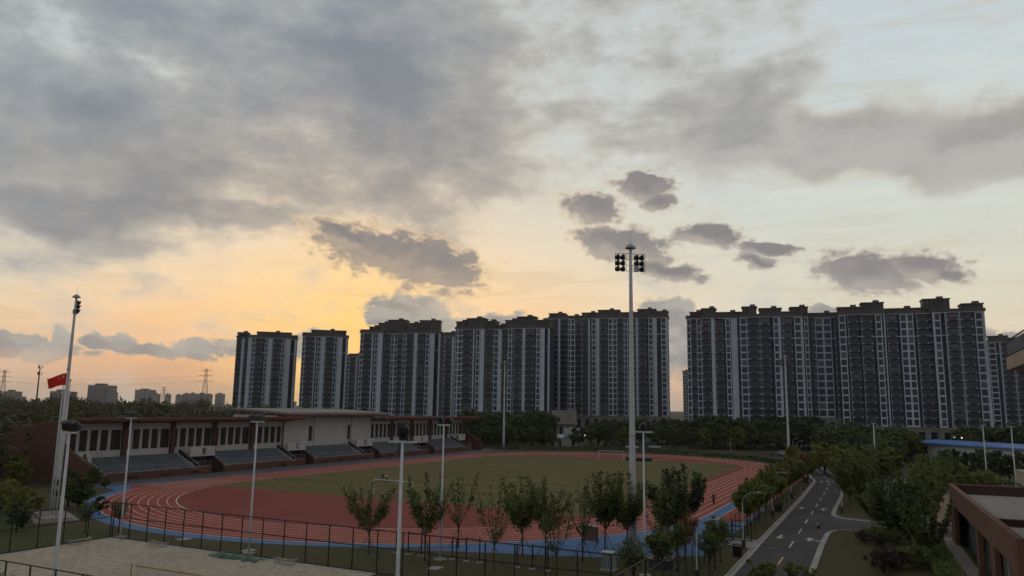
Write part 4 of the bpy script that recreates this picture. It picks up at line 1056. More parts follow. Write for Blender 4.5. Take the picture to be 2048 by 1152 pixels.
fence('low dark fence around the far bend of the track', [(62, -44.4), (80, -34), (92, -18), (97, 2), (95, 24), (86, 42), (78, 50)], 1.3, 3.0, M_['black_paint'], (.5,), .05)
# gate cage at the pavement
GT = thing('fence_gate', 'green steel gate frame opening onto the pale paving beside the road', 'gate', T(-65.1, -53), 0)
gb = T(-65.1, -53)
gc = [(-65.1, -53.0), (-65.1, -55.0), (-60.9, -55.0), (-60.9, -53.0)]
for u, v in gc: MB().tube(T(u, v) - gb, T(u, v, 2.15) - gb, .06, n=6).build('post', M_['black_paint'], GT)
for (a, b) in ((0, 1), (2, 3), (0, 3)):
    for z in (.08, 1.0, 2.12): MB().tube(T(*gc[a], z) - gb, T(*gc[b], z) - gb, .045, n=5).build('rail', M_['black_paint'], GT)

# ================================================================== sports gear
def goal(u, v0, v1, label, back):
    o = thing('football_goal', label, 'football goal', T(u, (v0 + v1) / 2), TA, 'football goals')
    w = (v1 - v0) / 2
    for s in (-1, 1):
        MB().tube((0, s * w, 0), (0, s * w, 2.44), .07, n=8).build('post', M_['white_steel'], o)
        MB().path([(0, s * w, 2.40), (back * .8, s * w, 2.3), (back * 2.0, s * w, .05)], .02, 4).build('back_stay', M_['grey_steel'], o)
    MB().tube((0, -w - .06, 2.44), (0, w + .06, 2.44), .07, n=8).build('crossbar', M_['white_steel'], o)
goal(-48.6, -2.6, 4.7, 'white football goal frame at the near end of the field', -1)
goal(56.3, -2.0, 5.3, 'white football goal frame at the far end of the field', 1)
mt = thing('high_jump_mat', 'dark high jump landing mat behind the far goal', 'landing mat', T(58.5, -5.6), TA)
MB().box(-1.5, 1.5, -3.3, 3.3, 0.05, .82).build('mat', mat('mat_navy', (0.02, 0.022, 0.035), 0.7, 0.15, 1, 0.3), mt)
MB().box(-1.55, 1.55, -3.35, 3.35, .822, .92).build('cover', mat('mat_cover', (0.10, 0.10, 0.12), 0.6, 0.15, 1, 0.3), mt)
def bench(u, v, rz, label):
    o = thing('park_bench', label, 'bench', T(u, v), TA + rz, 'low benches around the sand court')
    wood = M_['paving']
    for k in range(3): MB().box(-1.05, 1.05, -.2 + k * .145, -.08 + k * .145, .42, .47).build('slat', wood, o)
    for s in (-1, 1):
        MB().path([(s * 1.0, -.22, 0), (s * .95, -.2, .40), (s * 1.1, -.2, .58), (s * 1.2, -.2, .5)], .045, 6).build('leg', M_['concrete'], o)
        MB().path([(s * 1.0, .26, 0), (s * .95, .24, .40), (s * 1.1, .24, .58), (s * 1.2, .24, .5)], .045, 6).build('leg', M_['concrete'], o)
bench(-95.6, -4.6, -PI / 2, 'low pale bench on the sand behind the left corner lamp')
bench(-95.6, -19.6 - 1.2, -PI / 2, 'low pale bench on the sand right of the green tarpaulin')
bench(-98.6, 3.0, 0, 'low pale bench on the left edge of the sand court')
# folded green tarpaulin
tp = MB(); NXT, NYT = 34, 10; rng = random.Random(5)
vs = []
for i in range(NXT + 1):
    for j in range(NYT + 1):
        s = i / NXT; t = j / NYT
        e = math.sin(PI * t) ** .5 * min(1, 6 * s, 6 * (1 - s)) ** .5
        vs.append((s * 6.2, (t - .5) * 1.5 * (1 + .15 * math.sin(s * 9)), .03 + e * (.30 + .09 * math.sin(s * 23 + t * 5) + .07 * math.sin(s * 41 + 2 * t) + rng.uniform(-.03, .03))))
tp.add(vs, [(i * (NYT + 1) + j, (i + 1) * (NYT + 1) + j, (i + 1) * (NYT + 1) + j + 1, i * (NYT + 1) + j + 1) for i in range(NXT) for j in range(NYT)])
o = tag(tp.build('tarpaulin', mat('tarp_green', (0.03, 0.075, 0.055), 0.5, 0.25, 2, 0.4), None, True), 'folded dark green tarpaulin lying on the sand along the fence', 'tarpaulin')
o.location = T(-95.9, -12.0); o.rotation_euler = (0, 0, TA - PI / 2)
# beach volleyball net
vn = thing('volleyball_net', 'yellow-edged beach volleyball net on the sand, cut by the bottom edge', 'net', T(-110.4, -20), TA - PI / 2)
yl = mat('net_yellow', (0.33, 0.21, 0.05), 0.7, 0.12, 2, 0.2)
for x in (0, 8.5): MB().tube((x, 0, 0), (x, 0, 2.5), .05, n=8).build('post', yl, vn)
MB().box(.35, 8.2, -.01, .01, 2.36, 2.44).build('top_band', yl, vn); MB().box(.35, 8.2, -.01, .01, 1.45, 1.50).build('bottom_band', yl, vn)
mb = MB()
for k in range(40): mb.tube((.4 + k * .195, 0, 1.5), (.4 + k * .195, 0, 2.36), .006, n=3)
for k in range(5): mb.tube((.4, 0, 1.62 + k * .15), (8.2, 0, 1.62 + k * .15), .006, n=3)
stuff(mb.build('mesh', M_['grey_steel'], vn))
# exercise bars
for gi, (vs3, nm) in enumerate((((-25.9, -27.3, -28.8), 'left'), ((-32.2, -33.7, -35.1), 'middle'), ((-38.9, -40.4, -41.9), 'right'))):
    o = thing('exercise_bars', 'black stepped pull-up bars on the lawn, %s set of three' % nm, 'exercise bars', T(-86, vs3[1]), TA, 'pull-up bars on the lawn')
    for k, v in enumerate(vs3):
        MB().tube((0, v - vs3[1], 0), (0, v - vs3[1], 2.0 + .12 * k), .06, n=8).build('post', M_['black_paint'], o)
        MB().lathe([(.28, 0), (.26, .05)], 10, (0, v - vs3[1], .01)).build('footing', M_['concrete'], o)
    for k in (0, 1): MB().tube((0, vs3[k] - vs3[1], 1.9 + .12 * k), (0, vs3[k + 1] - vs3[1], 1.9 + .12 * k), .025, n=6).build('bar', M_['black_paint'], o)
# bins, boards, cabinets
def wheelie(u, v, label):
    o = thing('wheeled_bin', label, 'bin', T(u, v), TA + 2.6, 'green wheeled bins')
    gm = mat('bin_green', (0.012, 0.06, 0.03), 0.45, 0.15, 2, 0.4)
    MB().add([(-.22, -.25, .08), (.22, -.25, .08), (.22, .25, .08), (-.22, .25, .08), (-.29, -.32, 1.0), (.29, -.32, 1.0), (.29, .36, 1.0), (-.29, .36, 1.0)], [(0, 3, 2, 1), (4, 5, 6, 7), (0, 1, 5, 4), (1, 2, 6, 5), (2, 3, 7, 6), (3, 0, 4, 7)]).build('body', gm, o)
    MB().add([(-.31, -.35, 1.002), (.31, -.35, 1.002), (.31, .40, 1.002), (-.31, .40, 1.002), (-.28, -.3, 1.07), (.28, -.3, 1.07), (.28, .38, 1.12), (-.28, .38, 1.12)], [(0, 3, 2, 1), (4, 5, 6, 7), (0, 1, 5, 4), (1, 2, 6, 5), (2, 3, 7, 6), (3, 0, 4, 7)]).build('lid', M_['grey_steel'], o)
    for s in (-1, 1): MB().tube((s * .2, .3, .1), (s * .27, .3, .1), .1, n=10).build('wheel', M_['black_paint'], o)
wheelie(-68.8, -45.8, 'green wheeled bin, left of the pair on the blue forecourt'); wheelie(-68.8, -46.6, 'green wheeled bin, right of the pair on the blue forecourt')
def litter(u, v, label):
    o = thing('litter_bin', label, 'bin', T(u, v), TA, 'dark litter bins along the road')
    MB().box(-.3, .3, -.42, .42, .08, .95).build('body', M_['black_paint'], o); MB().box(-.34, .34, -.46, .46, 1.1, 1.18).build('canopy', M_['black_paint'], o)
    for s in (-1, 1): MB().box(-.05, .05, s * .4 - .04, s * .4 + .04, 0, 1.1).build('leg', M_['dark_metal'], o)
litter(-70.3, -55.2, 'black litter bin on the grass in front of the gate'); litter(-33.2, -54.2, 'black litter bin beside the road half way along'); litter(17, -53.0, 'small black litter bin near the kink of the road')
o = thing('notice_board', 'brown notice board with pale cap on the lawn edge', 'notice board', T(-71.2, -40.3), TA - .2)
MB().box(-.09, .09, -.75, .75, .25, 1.75).build('panel', M_['roof_brown'], o); MB().box(-.14, .14, -.85, .85, 1.752, 1.84).build('cap', M_['white_steel'], o)
for s in (-1, 1): MB().box(-.07, .07, s * .8 - .05, s * .8 + .05, 0, 1.75).build('leg', M_['dark_metal'], o)
o = thing('utility_cabinet', 'grey ribbed utility cabinet standing on the lawn before the fence', 'cabinet', T(-82.9, -46.4), TA)
MB().box(-.4, .4, -.55, .55, .12, 1.5).build('body', M_['grey_steel'], o); MB().box(-.5, .5, -.65, .65, 0, .118).build('plinth', M_['concrete'], o); MB().box(-.45, .45, -.6, .6, 1.502, 1.58).build('top', M_['white_steel'], o)
for k in range(6): MB().box(-.43, -.402, -.5 + k * .18, -.42 + k * .18, .2, 1.4).build('rib', M_['seat_grey'], o)
o = thing('low_cabinet', 'low dark cabinet with sloping pale lid beside the fence corner', 'cabinet', T(-79.7, -50.2), TA)
MB().box(-.55, .55, -.95, .95, 0, .8).build('body', M_['dark_metal'], o); MB().add([(-.65, -1.05, .802), (.65, -1.05, .98), (.65, 1.05, .98), (-.65, 1.05, .802), (-.65, -1.05, .86), (.65, -1.05, 1.04), (.65, 1.05, 1.04), (-.65, 1.05, .86)], [(0, 3, 2, 1), (4, 5, 6, 7), (0, 1, 5, 4), (1, 2, 6, 5), (2, 3, 7, 6), (3, 0, 4, 7)]).build('lid', M_['paving'], o)
for i, (u, v) in enumerate(((-91.4, -3.2), (-92.6, -13.4), (-90.2, -33.0))):
    tag(MB().obox((0, 0, .03), (1.3, 1.0, .1), 0).build('concrete_pad', M_['concrete']), ('pale concrete pad in the grass behind the left fence', 'pale concrete pad at the foot of the second court lamp', 'pale concrete pad in the grass near the staked trees')[i], 'concrete pad')
    bpy.context.scene.collection.objects[-1].location = T(u, v); bpy.context.scene.collection.objects[-1].rotation_euler = (0, 0, TA)
# basketball hoops
def hoop(u, v, rz, label, c):
    o = thing('basketball_hoop', label, 'basketball hoop', T(u, v), TA + rz, 'basketball hoops')
    MB().box(-.5, .5, -.35, .35, 0, .35).build('base', M_['green_paint'], o)
    MB().path([(0, 0, .35), (0, 0, 2.4), (1.2, 0, 3.3)], .09, 8).build('stand', M_['green_paint'], o)
    b = MB().box(1.2, 1.25, -.9, .9, 2.9, 3.95).build('backboard', mat('board_glass', (0.09, 0.13, 0.12), 0.2, 0.1, 1, 0.5), o)
    for (y0, y1, z0, z1) in ((-.94, .94, 3.95, 4.0), (-.94, .94, 2.85, 2.9), (-.94, -.89, 2.85, 4.0), (.89, .94, 2.85, 4.0), (-.32, .32, 3.5, 3.54), (-.32, .32, 3.06, 3.1), (-.32, -.28, 3.06, 3.54), (.28, .32, 3.06, 3.54)):
        MB().box(1.255, 1.29, y0, y1, z0, z1).build('board_edge', c, b)
    ring_ = MB(); k = 14
    ring_.path([(1.55 + .23 * math.cos(2 * PI * q / k), .23 * math.sin(2 * PI * q / k), 3.05) for q in range(k + 1)], .018, 4); ring_.build('ring', mred, o)
hoop(17.1, -76.5, -2.4, 'basketball hoop with white-lined board behind the annexe parapet', M_['white_steel'])
hoop(64.0, -75.5, -2.4, 'farther basketball hoop with green-edged board under the trees', mat('board_green', (0.05, 0.25, 0.10), 0.5, 0.1, 1, 0.3))
# small buildings behind the far bend
o = thing('gate_lodge', 'pale cubic lodge with flat canopy behind the trees, centre', 'building', (21.0, 352, 0), -.1)
MB().box(-8, 8, 0, 10, 0, 7.2).build('wall', M_['facade_stone'], o); MB().box(-2, 9.5, 2, 9, 7.25, 13.2).build('upper_wall', M_['facade_stone'], o); MB().box(-9, 10, -1, 11, 7.0, 7.24).build('canopy', M_['concrete'], o)
for k in range(5): MB().box(-6.5 + k * 2.8, -5.3 + k * 2.8, -.06, -.002, 2, 6).build('window', M_['glass_dark'], o)
o = thing('site_hut', 'grey low sheds with tin roofs behind the far bend, a lamp lit beside them', 'shed', (21.5, 286, 0), -.06)
MB().box(-7.5, 5.5, 0, 6, 0, 3.1).build('wall', M_['concrete'], o)
MB().profile_x([(-.6, 3.12), (-.6, 3.2), (6.6, 4.3), (6.6, 4.2)], -8, -1.2).build('roof', M_['grey_steel'], o); MB().profile_x([(-.6, 3.5), (-.6, 3.58), (6.6, 4.6), (6.6, 4.5)], -1.1, 6).build('roof', M_['seat_grey'], o)
for x in (-6, -3.4, 1.5): MB().box(x, x + 1.1, -.05, -.002, .2, 2.3).build('door', M_['louvre'], o)
o = thing('white_kiosk', 'small white kiosk half hidden between round trees', 'kiosk', (34.5, 300, 0), -.1)
MB().box(-1.4, 1.4, 0, 2.4, 0, 2.5).build('wall', M_['white_plaster'], o); MB().box(-1.7, 1.7, -.3, 2.7, 2.502, 2.7).build('roof', M_['white_steel'], o); MB().box(-.5, .5, -.03, -.002, .2, 2.1).build('door', M_['louvre'], o)
o = thing('white_hoarding', 'pale hoarding panel standing behind the round trees', 'hoarding', (27.0, 318, 0), -.1)
MB().box(-4.6, 4.6, 0, .15, 3.4, 6.2).build('panel', M_['white_plaster'], o)
for x in (-4, 0, 4): MB().tube((x, .25, 0), (x, .25, 6.2), .08, n=6).build('leg', M_['grey_steel'], o)
o = thing('lit_lamp', 'small lit white lamp beside the grey sheds', 'lamp', (27.6, 283.5, 0))
MB().tube((0, 0, 0), (0, 0, 4.2), .05, n=6).build('pole', M_['grey_steel'], o); MB().lathe([(.12, 4.1), (.22, 4.25), (.2, 4.45), (.08, 4.55)], 10).build('globe', lamp_on, o)
for k, (x, lb) in enumerate(((1895, 'left'), (1909.5, 'middle'), (1925, 'right'))):
    X = (x - 1024) / 1513 * 262 * 1.0
    o = thing('lit_lamp', 'small lit white lamp above the blue roof, %s of three' % lb, 'lamp', (X + .6, 262, 0), 0, 'lit lamps beyond the blue roof')
    MB().tube((0, 0, 0), (0, 0, 6.1), .05, n=6).build('pole', M_['grey_steel'], o); MB().lathe([(.1, 6.0), (.20, 6.12), (.2, 6.3), (.08, 6.4)], 10).build('globe', lamp_on, o)
# tall sign mast behind the right-hand trees
o = thing('sign_mast', 'paired slim masts rising from the trees right of the road', 'mast', (102.5, 240, 0))
for dx_ in (-.5, .6): MB().tube((dx_, 0, 0), (dx_, 0, 11.3), .16, n=8).build('pole', M_['facade_stone'] if dx_ < 0 else M_['roof_brown'], o)


# ================================================================== vegetation
ORD = ['first', 'second', 'third', 'fourth', 'fifth', 'sixth', 'seventh', 'eighth', 'ninth', 'tenth', 'eleventh', 'twelfth', 'thirteenth', 'fourteenth', 'fifteenth', 'sixteenth', 'seventeenth', 'eighteenth', 'nineteenth', 'twentieth', 'twenty-first', 'twenty-second', 'twenty-third', 'twenty-fourth']
def leaf_mesh(name, C, size, m, rs, ratio=0.55, tilt=0.6):
    """rhombic leaf clumps at points C"""
    C = np.asarray(C, dtype=np.float64); N = len(C)
    s = size * rs.uniform(.6, 1.35, (N, 1))
    n = rs.normal(size=(N, 3)); n[:, 2] = np.abs(n[:, 2]) + tilt; n /= np.linalg.norm(n, axis=1, keepdims=True)
    r = rs.normal(size=(N, 3)); a = np.cross(n, r); a /= np.linalg.norm(a, axis=1, keepdims=True); b = np.cross(n, a)
    V = np.stack([C - a * s, C + b * s * ratio, C + a * s, C - b * s * ratio], 1).reshape(-1, 3)
    me = bpy.data.meshes.new(name)
    me.vertices.add(4 * N); me.vertices.foreach_set('co', V.astype(np.float32).ravel())
    me.loops.add(4 * N); me.loops.foreach_set('vertex_index', np.arange(4 * N, dtype=np.int32))
    me.polygons.add(N); me.polygons.foreach_set('loop_start', np.arange(0, 4 * N, 4, dtype=np.int32))
    me.update(); me.validate(); me.materials.append(m)
    return me

def young_tree(seed, h, spread, nlimb, per, lm, leaf=.13, zc=1.9, bare=0.0):
    rg = random.Random(seed); rs = np.random.RandomState(seed)
    tr = MB(); pts = []
    tr.path([(0, 0, 0), (.03, .02, zc * .5), (0, .04, zc), (.02, .03, zc + .9)], [.085, .07, .06, .04], 7)
    for k in range(nlimb):
        a = 2 * PI * (k + rg.uniform(-.3, .3)) / nlimb; z0 = zc + rg.uniform(-.15, .7)
        L = h * rg.uniform(.72, 1.0) - z0; out = spread * rg.uniform(.55, 1.1)
        if k == 0: out *= .2; L = h - z0
        path = []
        for q in range(7):
            t = q / 6; rr = out * (t ** .75) ; wob = .12
            path.append((rr * math.cos(a) + rg.uniform(-wob, wob) * t, rr * math.sin(a) + rg.uniform(-wob, wob) * t, z0 + L * (t ** 1.1)))
        tr.path(path, [.035 * (1 - t / 7.5) for t in range(7)], 5)
        isb = rg.random() < bare
        npts = int(per * (0.25 if isb else 1.0))
        t = rs.uniform(.12 if not isb else .05, 1.02, npts) ** .85
        P = np.array(path); idx = np.clip(t * 6, 0, 5.999); i0 = idx.astype(int); f = (idx - i0)[:, None]
        base = P[i0] * (1 - f) + P[np.minimum(i0 + 1, 6)] * f
        rad = (.34 * (1 - .55 * t) + .05)[:, None]
        pts.append(base + rs.normal(size=(npts, 3)) * rad * np.array([.62, .62, .5]))
        for tw in range(3):
            tt = rg.uniform(.25, .75); b0 = P[int(tt * 6)]; ang = a + rg.uniform(-1.2, 1.2); ln = rg.uniform(.4, .9)
            e = b0 + np.array([math.cos(ang) * ln, math.sin(ang) * ln, ln * .8])
            tr.tube(tuple(b0), tuple(e), .015, .006, 4)
            if not isb:
                u_ = rs.uniform(.15, 1.05, (int(per * .22), 1)); pts.append(b0 + (e - b0) * u_ + rs.normal(size=(len(u_), 3)) * .14)
    return tr.mesh('trunk', M_['bark'], True), leaf_mesh('crown', np.concatenate(pts), leaf, lm, rs)

def round_tree(seed, h, rx, zlow, nclump, per, lm, leaf=.25, flat=1.0, lean=0.25):
    rg = random.Random(seed); rs = np.random.RandomState(seed)
    tr = MB(); pts = []; zc = (h + zlow) / 2; rz_ = (h - zlow) / 2
    r0 = .045 * h / 2 + .05
    tr.path([(0, 0, 0), (.1, .05, zlow), (0, .1, zc)], [r0, r0 * .75, r0 * .35], 7)
    for k in range(nclump):
        d = rs.normal(size=3); d /= np.linalg.norm(d); q = rs.uniform(.35, 1.0) ** .5 * rs.uniform(.82, 1.12)
        wob = 1 + lean * math.sin(3 * math.atan2(d[1], d[0]) + seed) * .5
        c = np.array([d[0] * rx * q * wob, d[1] * rx * q * wob, zc + d[2] * rz_ * q * flat])
        if c[2] < zlow * .8: c[2] = zlow
        if k % 4 == 0: tr.tube((0, 0, zlow + .3), tuple(c), .05, .015, 4)
        rc = rs.uniform(.28, .5) * rx * .62
        e = rs.normal(size=(per, 3)); e /= np.linalg.norm(e, axis=1, keepdims=True)
        pts.append(c + e * rc * rs.uniform(.4, 1.0, (per, 1)) * np.array([1, 1, .75]))
    return tr.mesh('trunk', M_['bark'], True), leaf_mesh('crown', np.concatenate(pts), leaf, lm, rs)

stake_me = MB().tube((0, 0, 1.9), (1.15, 0, 0), .03, .035, 5).mesh('stake', M_['stake'])
def place(name, kind, loc, label, group=None, sc=1.0, rz=None, stakes=False, rg=random.Random(77), cat='tree', part='crown'):
    o = thing(name, label, cat, loc, rg.uniform(0, 6.28) if rz is None else rz, group)
    o.scale = (sc, sc, sc) if not isinstance(sc, tuple) else sc
    link('trunk', kind[0], o); link(part, kind[1], o)
    if stakes:
        a0 = rg.uniform(0, 2)
        for k in range(3): link('stake', stake_me, o, (0, 0, 0), a0 + k * 2 * PI / 3)
    return o

# young staked trees on the lawn behind the sand court
YV = [young_tree(11, 7.0, 2.9, 10, 190, M_['leaf_young'], .13), young_tree(12, 7.6, 2.2, 9, 215, M_['leaf_young'], .13), young_tree(13, 7.4, 1.9, 9, 140, M_['leaf_young'], .12, bare=.5),
      young_tree(14, 7.5, 2.4, 11, 240, M_['leaf_young'], .14), young_tree(15, 7.4, 2.2, 13, 330, M_['leaf_dark'], .14, zc=2.2)]
lawn_trees = [(-13.3, 75.2, 6.9, 0, 'wide open crown, alone left of the hooded lamp'), (-7.6, 72.4, 7.6, 1, 'tall leafy spires, right beside the hooded lamp'), (-5.0, 79.0, 7.4, 2, 'thin half-bare upright crown, right of the paired lamp'), (-1.2, 68.9, 7.6, 2, 'ragged crown with bare top twigs, near the fence'),
              (1.4, 75.4, 7.3, 3, 'dense bushy crown, fifth from the left'), (3.5, 73.2, 7.4, 1, 'spreading spiky crown, sixth from the left'), (4.1, 66.3, 6.4, 2, 'nearly bare twigs, closest to the fence'), (6.9, 72.8, 8.0, 2, 'airy crown with dead twigs, left of the dense pair'),
              (9.7, 78.6, 7.7, 3, 'full crown left of the central mast'), (11.8, 77.4, 7.6, 3, 'full crown right at the central mast foot'), (14.2, 73.6, 7.2, 2, 'half-bare crown right of the central mast'), (15.6, 76.5, 7.3, 4, 'dark dense crown left of the last one'), (18.4, 81.6, 8.2, 4, 'dark dense crown, last of the row before the walkers')]
for x, y, h, k, lb in lawn_trees:
    place('young_tree', YV[k], (x, y, 0), 'staked young lawn tree, ' + lb, 'staked young trees on the lawn', h / 7.4, None, True)
# saplings at the foot of the fences
SAP = [young_tree(21, 3.4, .7, 6, 110, M_['leaf_young'], .10, zc=1.0), young_tree(22, 4.4, 1.1, 7, 170, M_['leaf_rust'], .11, zc=1.4), young_tree(23, 4.2, 1.0, 7, 170, M_['leaf_young'], .11, zc=1.3)]
for (u, v, k, s, lb) in ((-74.0, -54.3, 0, 1.1, 'slim sapling on the grass left of the black litter bin'), (-77.5, -54.5, 2, 1.1, 'leafy sapling on the grass by the green fence'), (-82, -55.0, 0, 1.2, 'sapling with a short stake near the bottom edge'), (-71.5, -50.4, 1, 1.0, 'rust-leaved sapling in front of the blue forecourt'), (-75, -51.2, 1, .9, 'small rust-leaved sapling beside the green fence'),
                         (-80.5, -51.8, 2, 1.0, 'green sapling inside the green fence'), (-86.5, -52.2, 2, 1.1, 'green sapling near the fence corner'), (-90, -50.8, 0, 1.2, 'sapling just inside the fence corner'), (-92.0, 6.2, 0, 1.0, 'small sapling at the left fence corner in front of the blue margin'), (-94.0, 8.9, 0, .95, 'small sapling left of the fence corner')):
    place('sapling', SAP[k], T(u, v), lb, 'saplings along the fences', s)
# row of trees along the left side of the road
RV = [young_tree(31, 6.0, 1.9, 10, 560, M_['leaf_road'], .15, zc=2.3), young_tree(32, 6.2, 1.8, 11, 600, M_['leaf_road'], .15, zc=2.4), young_tree(33, 6.0, 1.7, 10, 480, M_['leaf_rust'], .14, zc=2.4)]
rg = random.Random(3)
us = [-56.5, -51.5, -46.5, -41.5, -36.5, -31.5, -26, -20.5, -15, -9.5, -4, 2, 8, 14, 19]
for i, u in enumerate(us):
    place('roadside_tree', RV[2] if i in (6, 11) else RV[i % 2], T(u + rg.uniform(-.6, .6), -53.9 + rg.uniform(-.3, .2)), 'green roadside tree, %s from the gate on the left of the road' % ORD[i], 'trees along the left of the road', rg.uniform(.9, 1.08), None, i < 6)
for i, u in enumerate((-49, -43, -36, -29.5, -22)):
    place('roadside_tree', RV[(i + 1) % 2], T(u, -50.2 + rg.uniform(-.3, .3)) if False else T(u, -52.9 + .0), 'green tree in the inner row by the green fence, %s from the gate' % ORD[i], 'trees of the inner roadside row', rg.uniform(.8, .95))
for i, u in enumerate((26, 34, 42, 51, 60, 70)):
    place('roadside_tree', RV[i % 2], T(u, -51.4 + (u - 26) * .16 + rg.uniform(-.4, .4)), 'green tree on the left of the road beyond its kink, %s along' % ORD[i], 'trees beyond the kink of the road', rg.uniform(.75, .95))
# trees on the right of the road and on the right-hand lawn
DV = [young_tree(41, 7.6, 2.9, 15, 250, M_['leaf_road'], .20, zc=1.3), young_tree(42, 7.8, 3.1, 14, 230, M_['leaf_young'], .20, zc=1.2), young_tree(43, 7.0, 2.7, 13, 240, M_['leaf_dark'], .20, zc=1.0), young_tree(44, 7.4, 3.2, 11, 200, M_['leaf_young'], .19, zc=1.0)]
right_trees = [(51.0, 116.5, 1.05, 0, 'bright green tree at the corner of the side road'), (54.5, 121.0, .98, 0, 'bright green tree just behind the corner tree'), (57.5, 128.5, 1.0, 2, 'dark tree leaning over the right kerb'), (62.5, 138.0, 1.1, 0, 'tall yellowish-green tree on the right of the road'), (66.0, 146.0, 1.05, 0, 'loose green tree on the right of the road further on'),
               (42.6, 89.2, .92, 3, 'airy tree at the side road mouth, leftmost of the annexe group'), (40.6, 75.6, .85, 3, 'airy near tree with its foot at the bottom of the right lawn'), (44.6, 89.6, .95, 1, 'full tree in the middle of the annexe group'), (52.0, 96.5, 1.0, 3, 'loose tree left of the annexe corner'), (42.4, 82.9, .9, 2, 'big dark tree standing over the lawn near the annexe'),
               (58.5, 108.5, .95, 3, 'airy tree at the edge of the pink court'), (61.5, 113.0, 1.0, 0, 'green tree left of the farther hoop'), (66, 121, 1.0, 1, 'green tree behind the pink court'), (71, 128, 1.05, 2, 'dark tree at the foot of the distant left lamp post'), (60, 131, .85, 1, 'green tree filling the gap behind the corner trees')]
for x, y, s, k, lb in right_trees: place('lawn_tree', DV[k], (x, y, 0), lb, None, s)
# shrubs on the near right lawn
SH = [round_tree(51, 1.5, 1.1, .15, 26, 60, M_['leaf_purple'], .09), round_tree(52, 1.4, 1.2, .12, 26, 60, M_['leaf_shrub'], .09), round_tree(53, 2.2, 1.5, .2, 30, 70, M_['leaf_yellow'], .12)]
for (x, y, k, s, lb) in ((38.8, 85.5, 0, .9, 'purple-leaved shrub by the kerb corner of the side road'), (39.4, 83.2, 0, .9, 'second purple shrub just below the kerb corner one'), (40.9, 87.4, 1, 1.15, 'bright green clipped shrub at the side road kerb'), (42.4, 85.6, 1, 1.0, 'bright green shrub behind the purple pair'), (43.2, 88.6, 1, 1.1, 'bright green shrub beneath the dark tree'), (33.6, 70.5, 0, 1.25, 'big purple shrub at the bottom edge'), (35.4, 71.8, 0, 1.15, 'purple shrub right of the big bottom one'), (34.8, 73.4, 0, 1.0, 'purple shrub behind the big bottom one'),
                         (37.6, 72.6, 1, 1.4, 'yellow-green shrub mass on the near right lawn'), (38.8, 75.2, 1, 1.2, 'yellow-green shrub further up the right lawn'), (20.8, 64.9, 2, .9, 'leafy shrub top poking up over the road at the bottom edge'), (24.0, 65.2, 2, .85, 'second leafy shrub top at the bottom of the road')):
    place('shrub', SH[k], (x, y, 0), lb, None, s, cat='shrub', part='foliage')
# hedge strip beside the annexe walkway
def hedge(name, pts, w, h, per, leaf, m, label):
    rs = np.random.RandomState(len(pts) * 7 + per); P = []
    for a, b in zip(pts, pts[1:]):
        a, b = np.array(a), np.array(b); L = np.linalg.norm(b - a); n = int(L * per); t = rs.uniform(0, 1, (n, 1))
        d = (b - a) / L; nr = np.array([-d[1], d[0]])
        xy = a + (b - a) * t + nr * rs.uniform(-w / 2, w / 2, (n, 1)); z = h * (1 - rs.uniform(0, 1, (n, 1)) ** 2.2) * (.9 + .15 * np.sin(t * L * .9))
        P.append(np.concatenate([xy, z], 1))
    P = np.concatenate(P); c = np.array([P[:, 0].mean(), P[:, 1].mean(), 0])
    o = tag(link(name, leaf_mesh('foliage', P - c, leaf, m, rs)), label, 'hedge'); o.location = tuple(c)
    return o
hedge('hedge', [(45.6, 84.6), (42.0, 77.0), (38.2, 68.6), (35.0, 61.5)], 2.2, .9, 900, .09, M_['leaf_shrub'], 'low clipped green hedge along the annexe walkway')
hedge('hedge', [tuple(T(93.5, -14)[:2]), tuple(T(97.8, 2)[:2]), tuple(T(96, 24)[:2]), tuple(T(88, 42)[:2]), tuple(T(80, 52)[:2])], 1.6, 1.4, 60, .25, M_['leaf_dark'], 'dark clipped hedge curving round the far bend of the track')
hedge('hedge', [tuple(T(64, -45.5)[:2]), tuple(T(82, -34)[:2]), tuple(T(93, -15)[:2])], 1.4, 1.2, 60, .25, M_['leaf_dark'], 'dark clipped hedge right of the far bend next to the road')
hedge('hedge', [(83, 151), (95, 140), (100, 134)], 1.5, 2.6, 160, .2, M_['leaf_dark'], 'dark tall hedge behind the two right lamp posts')
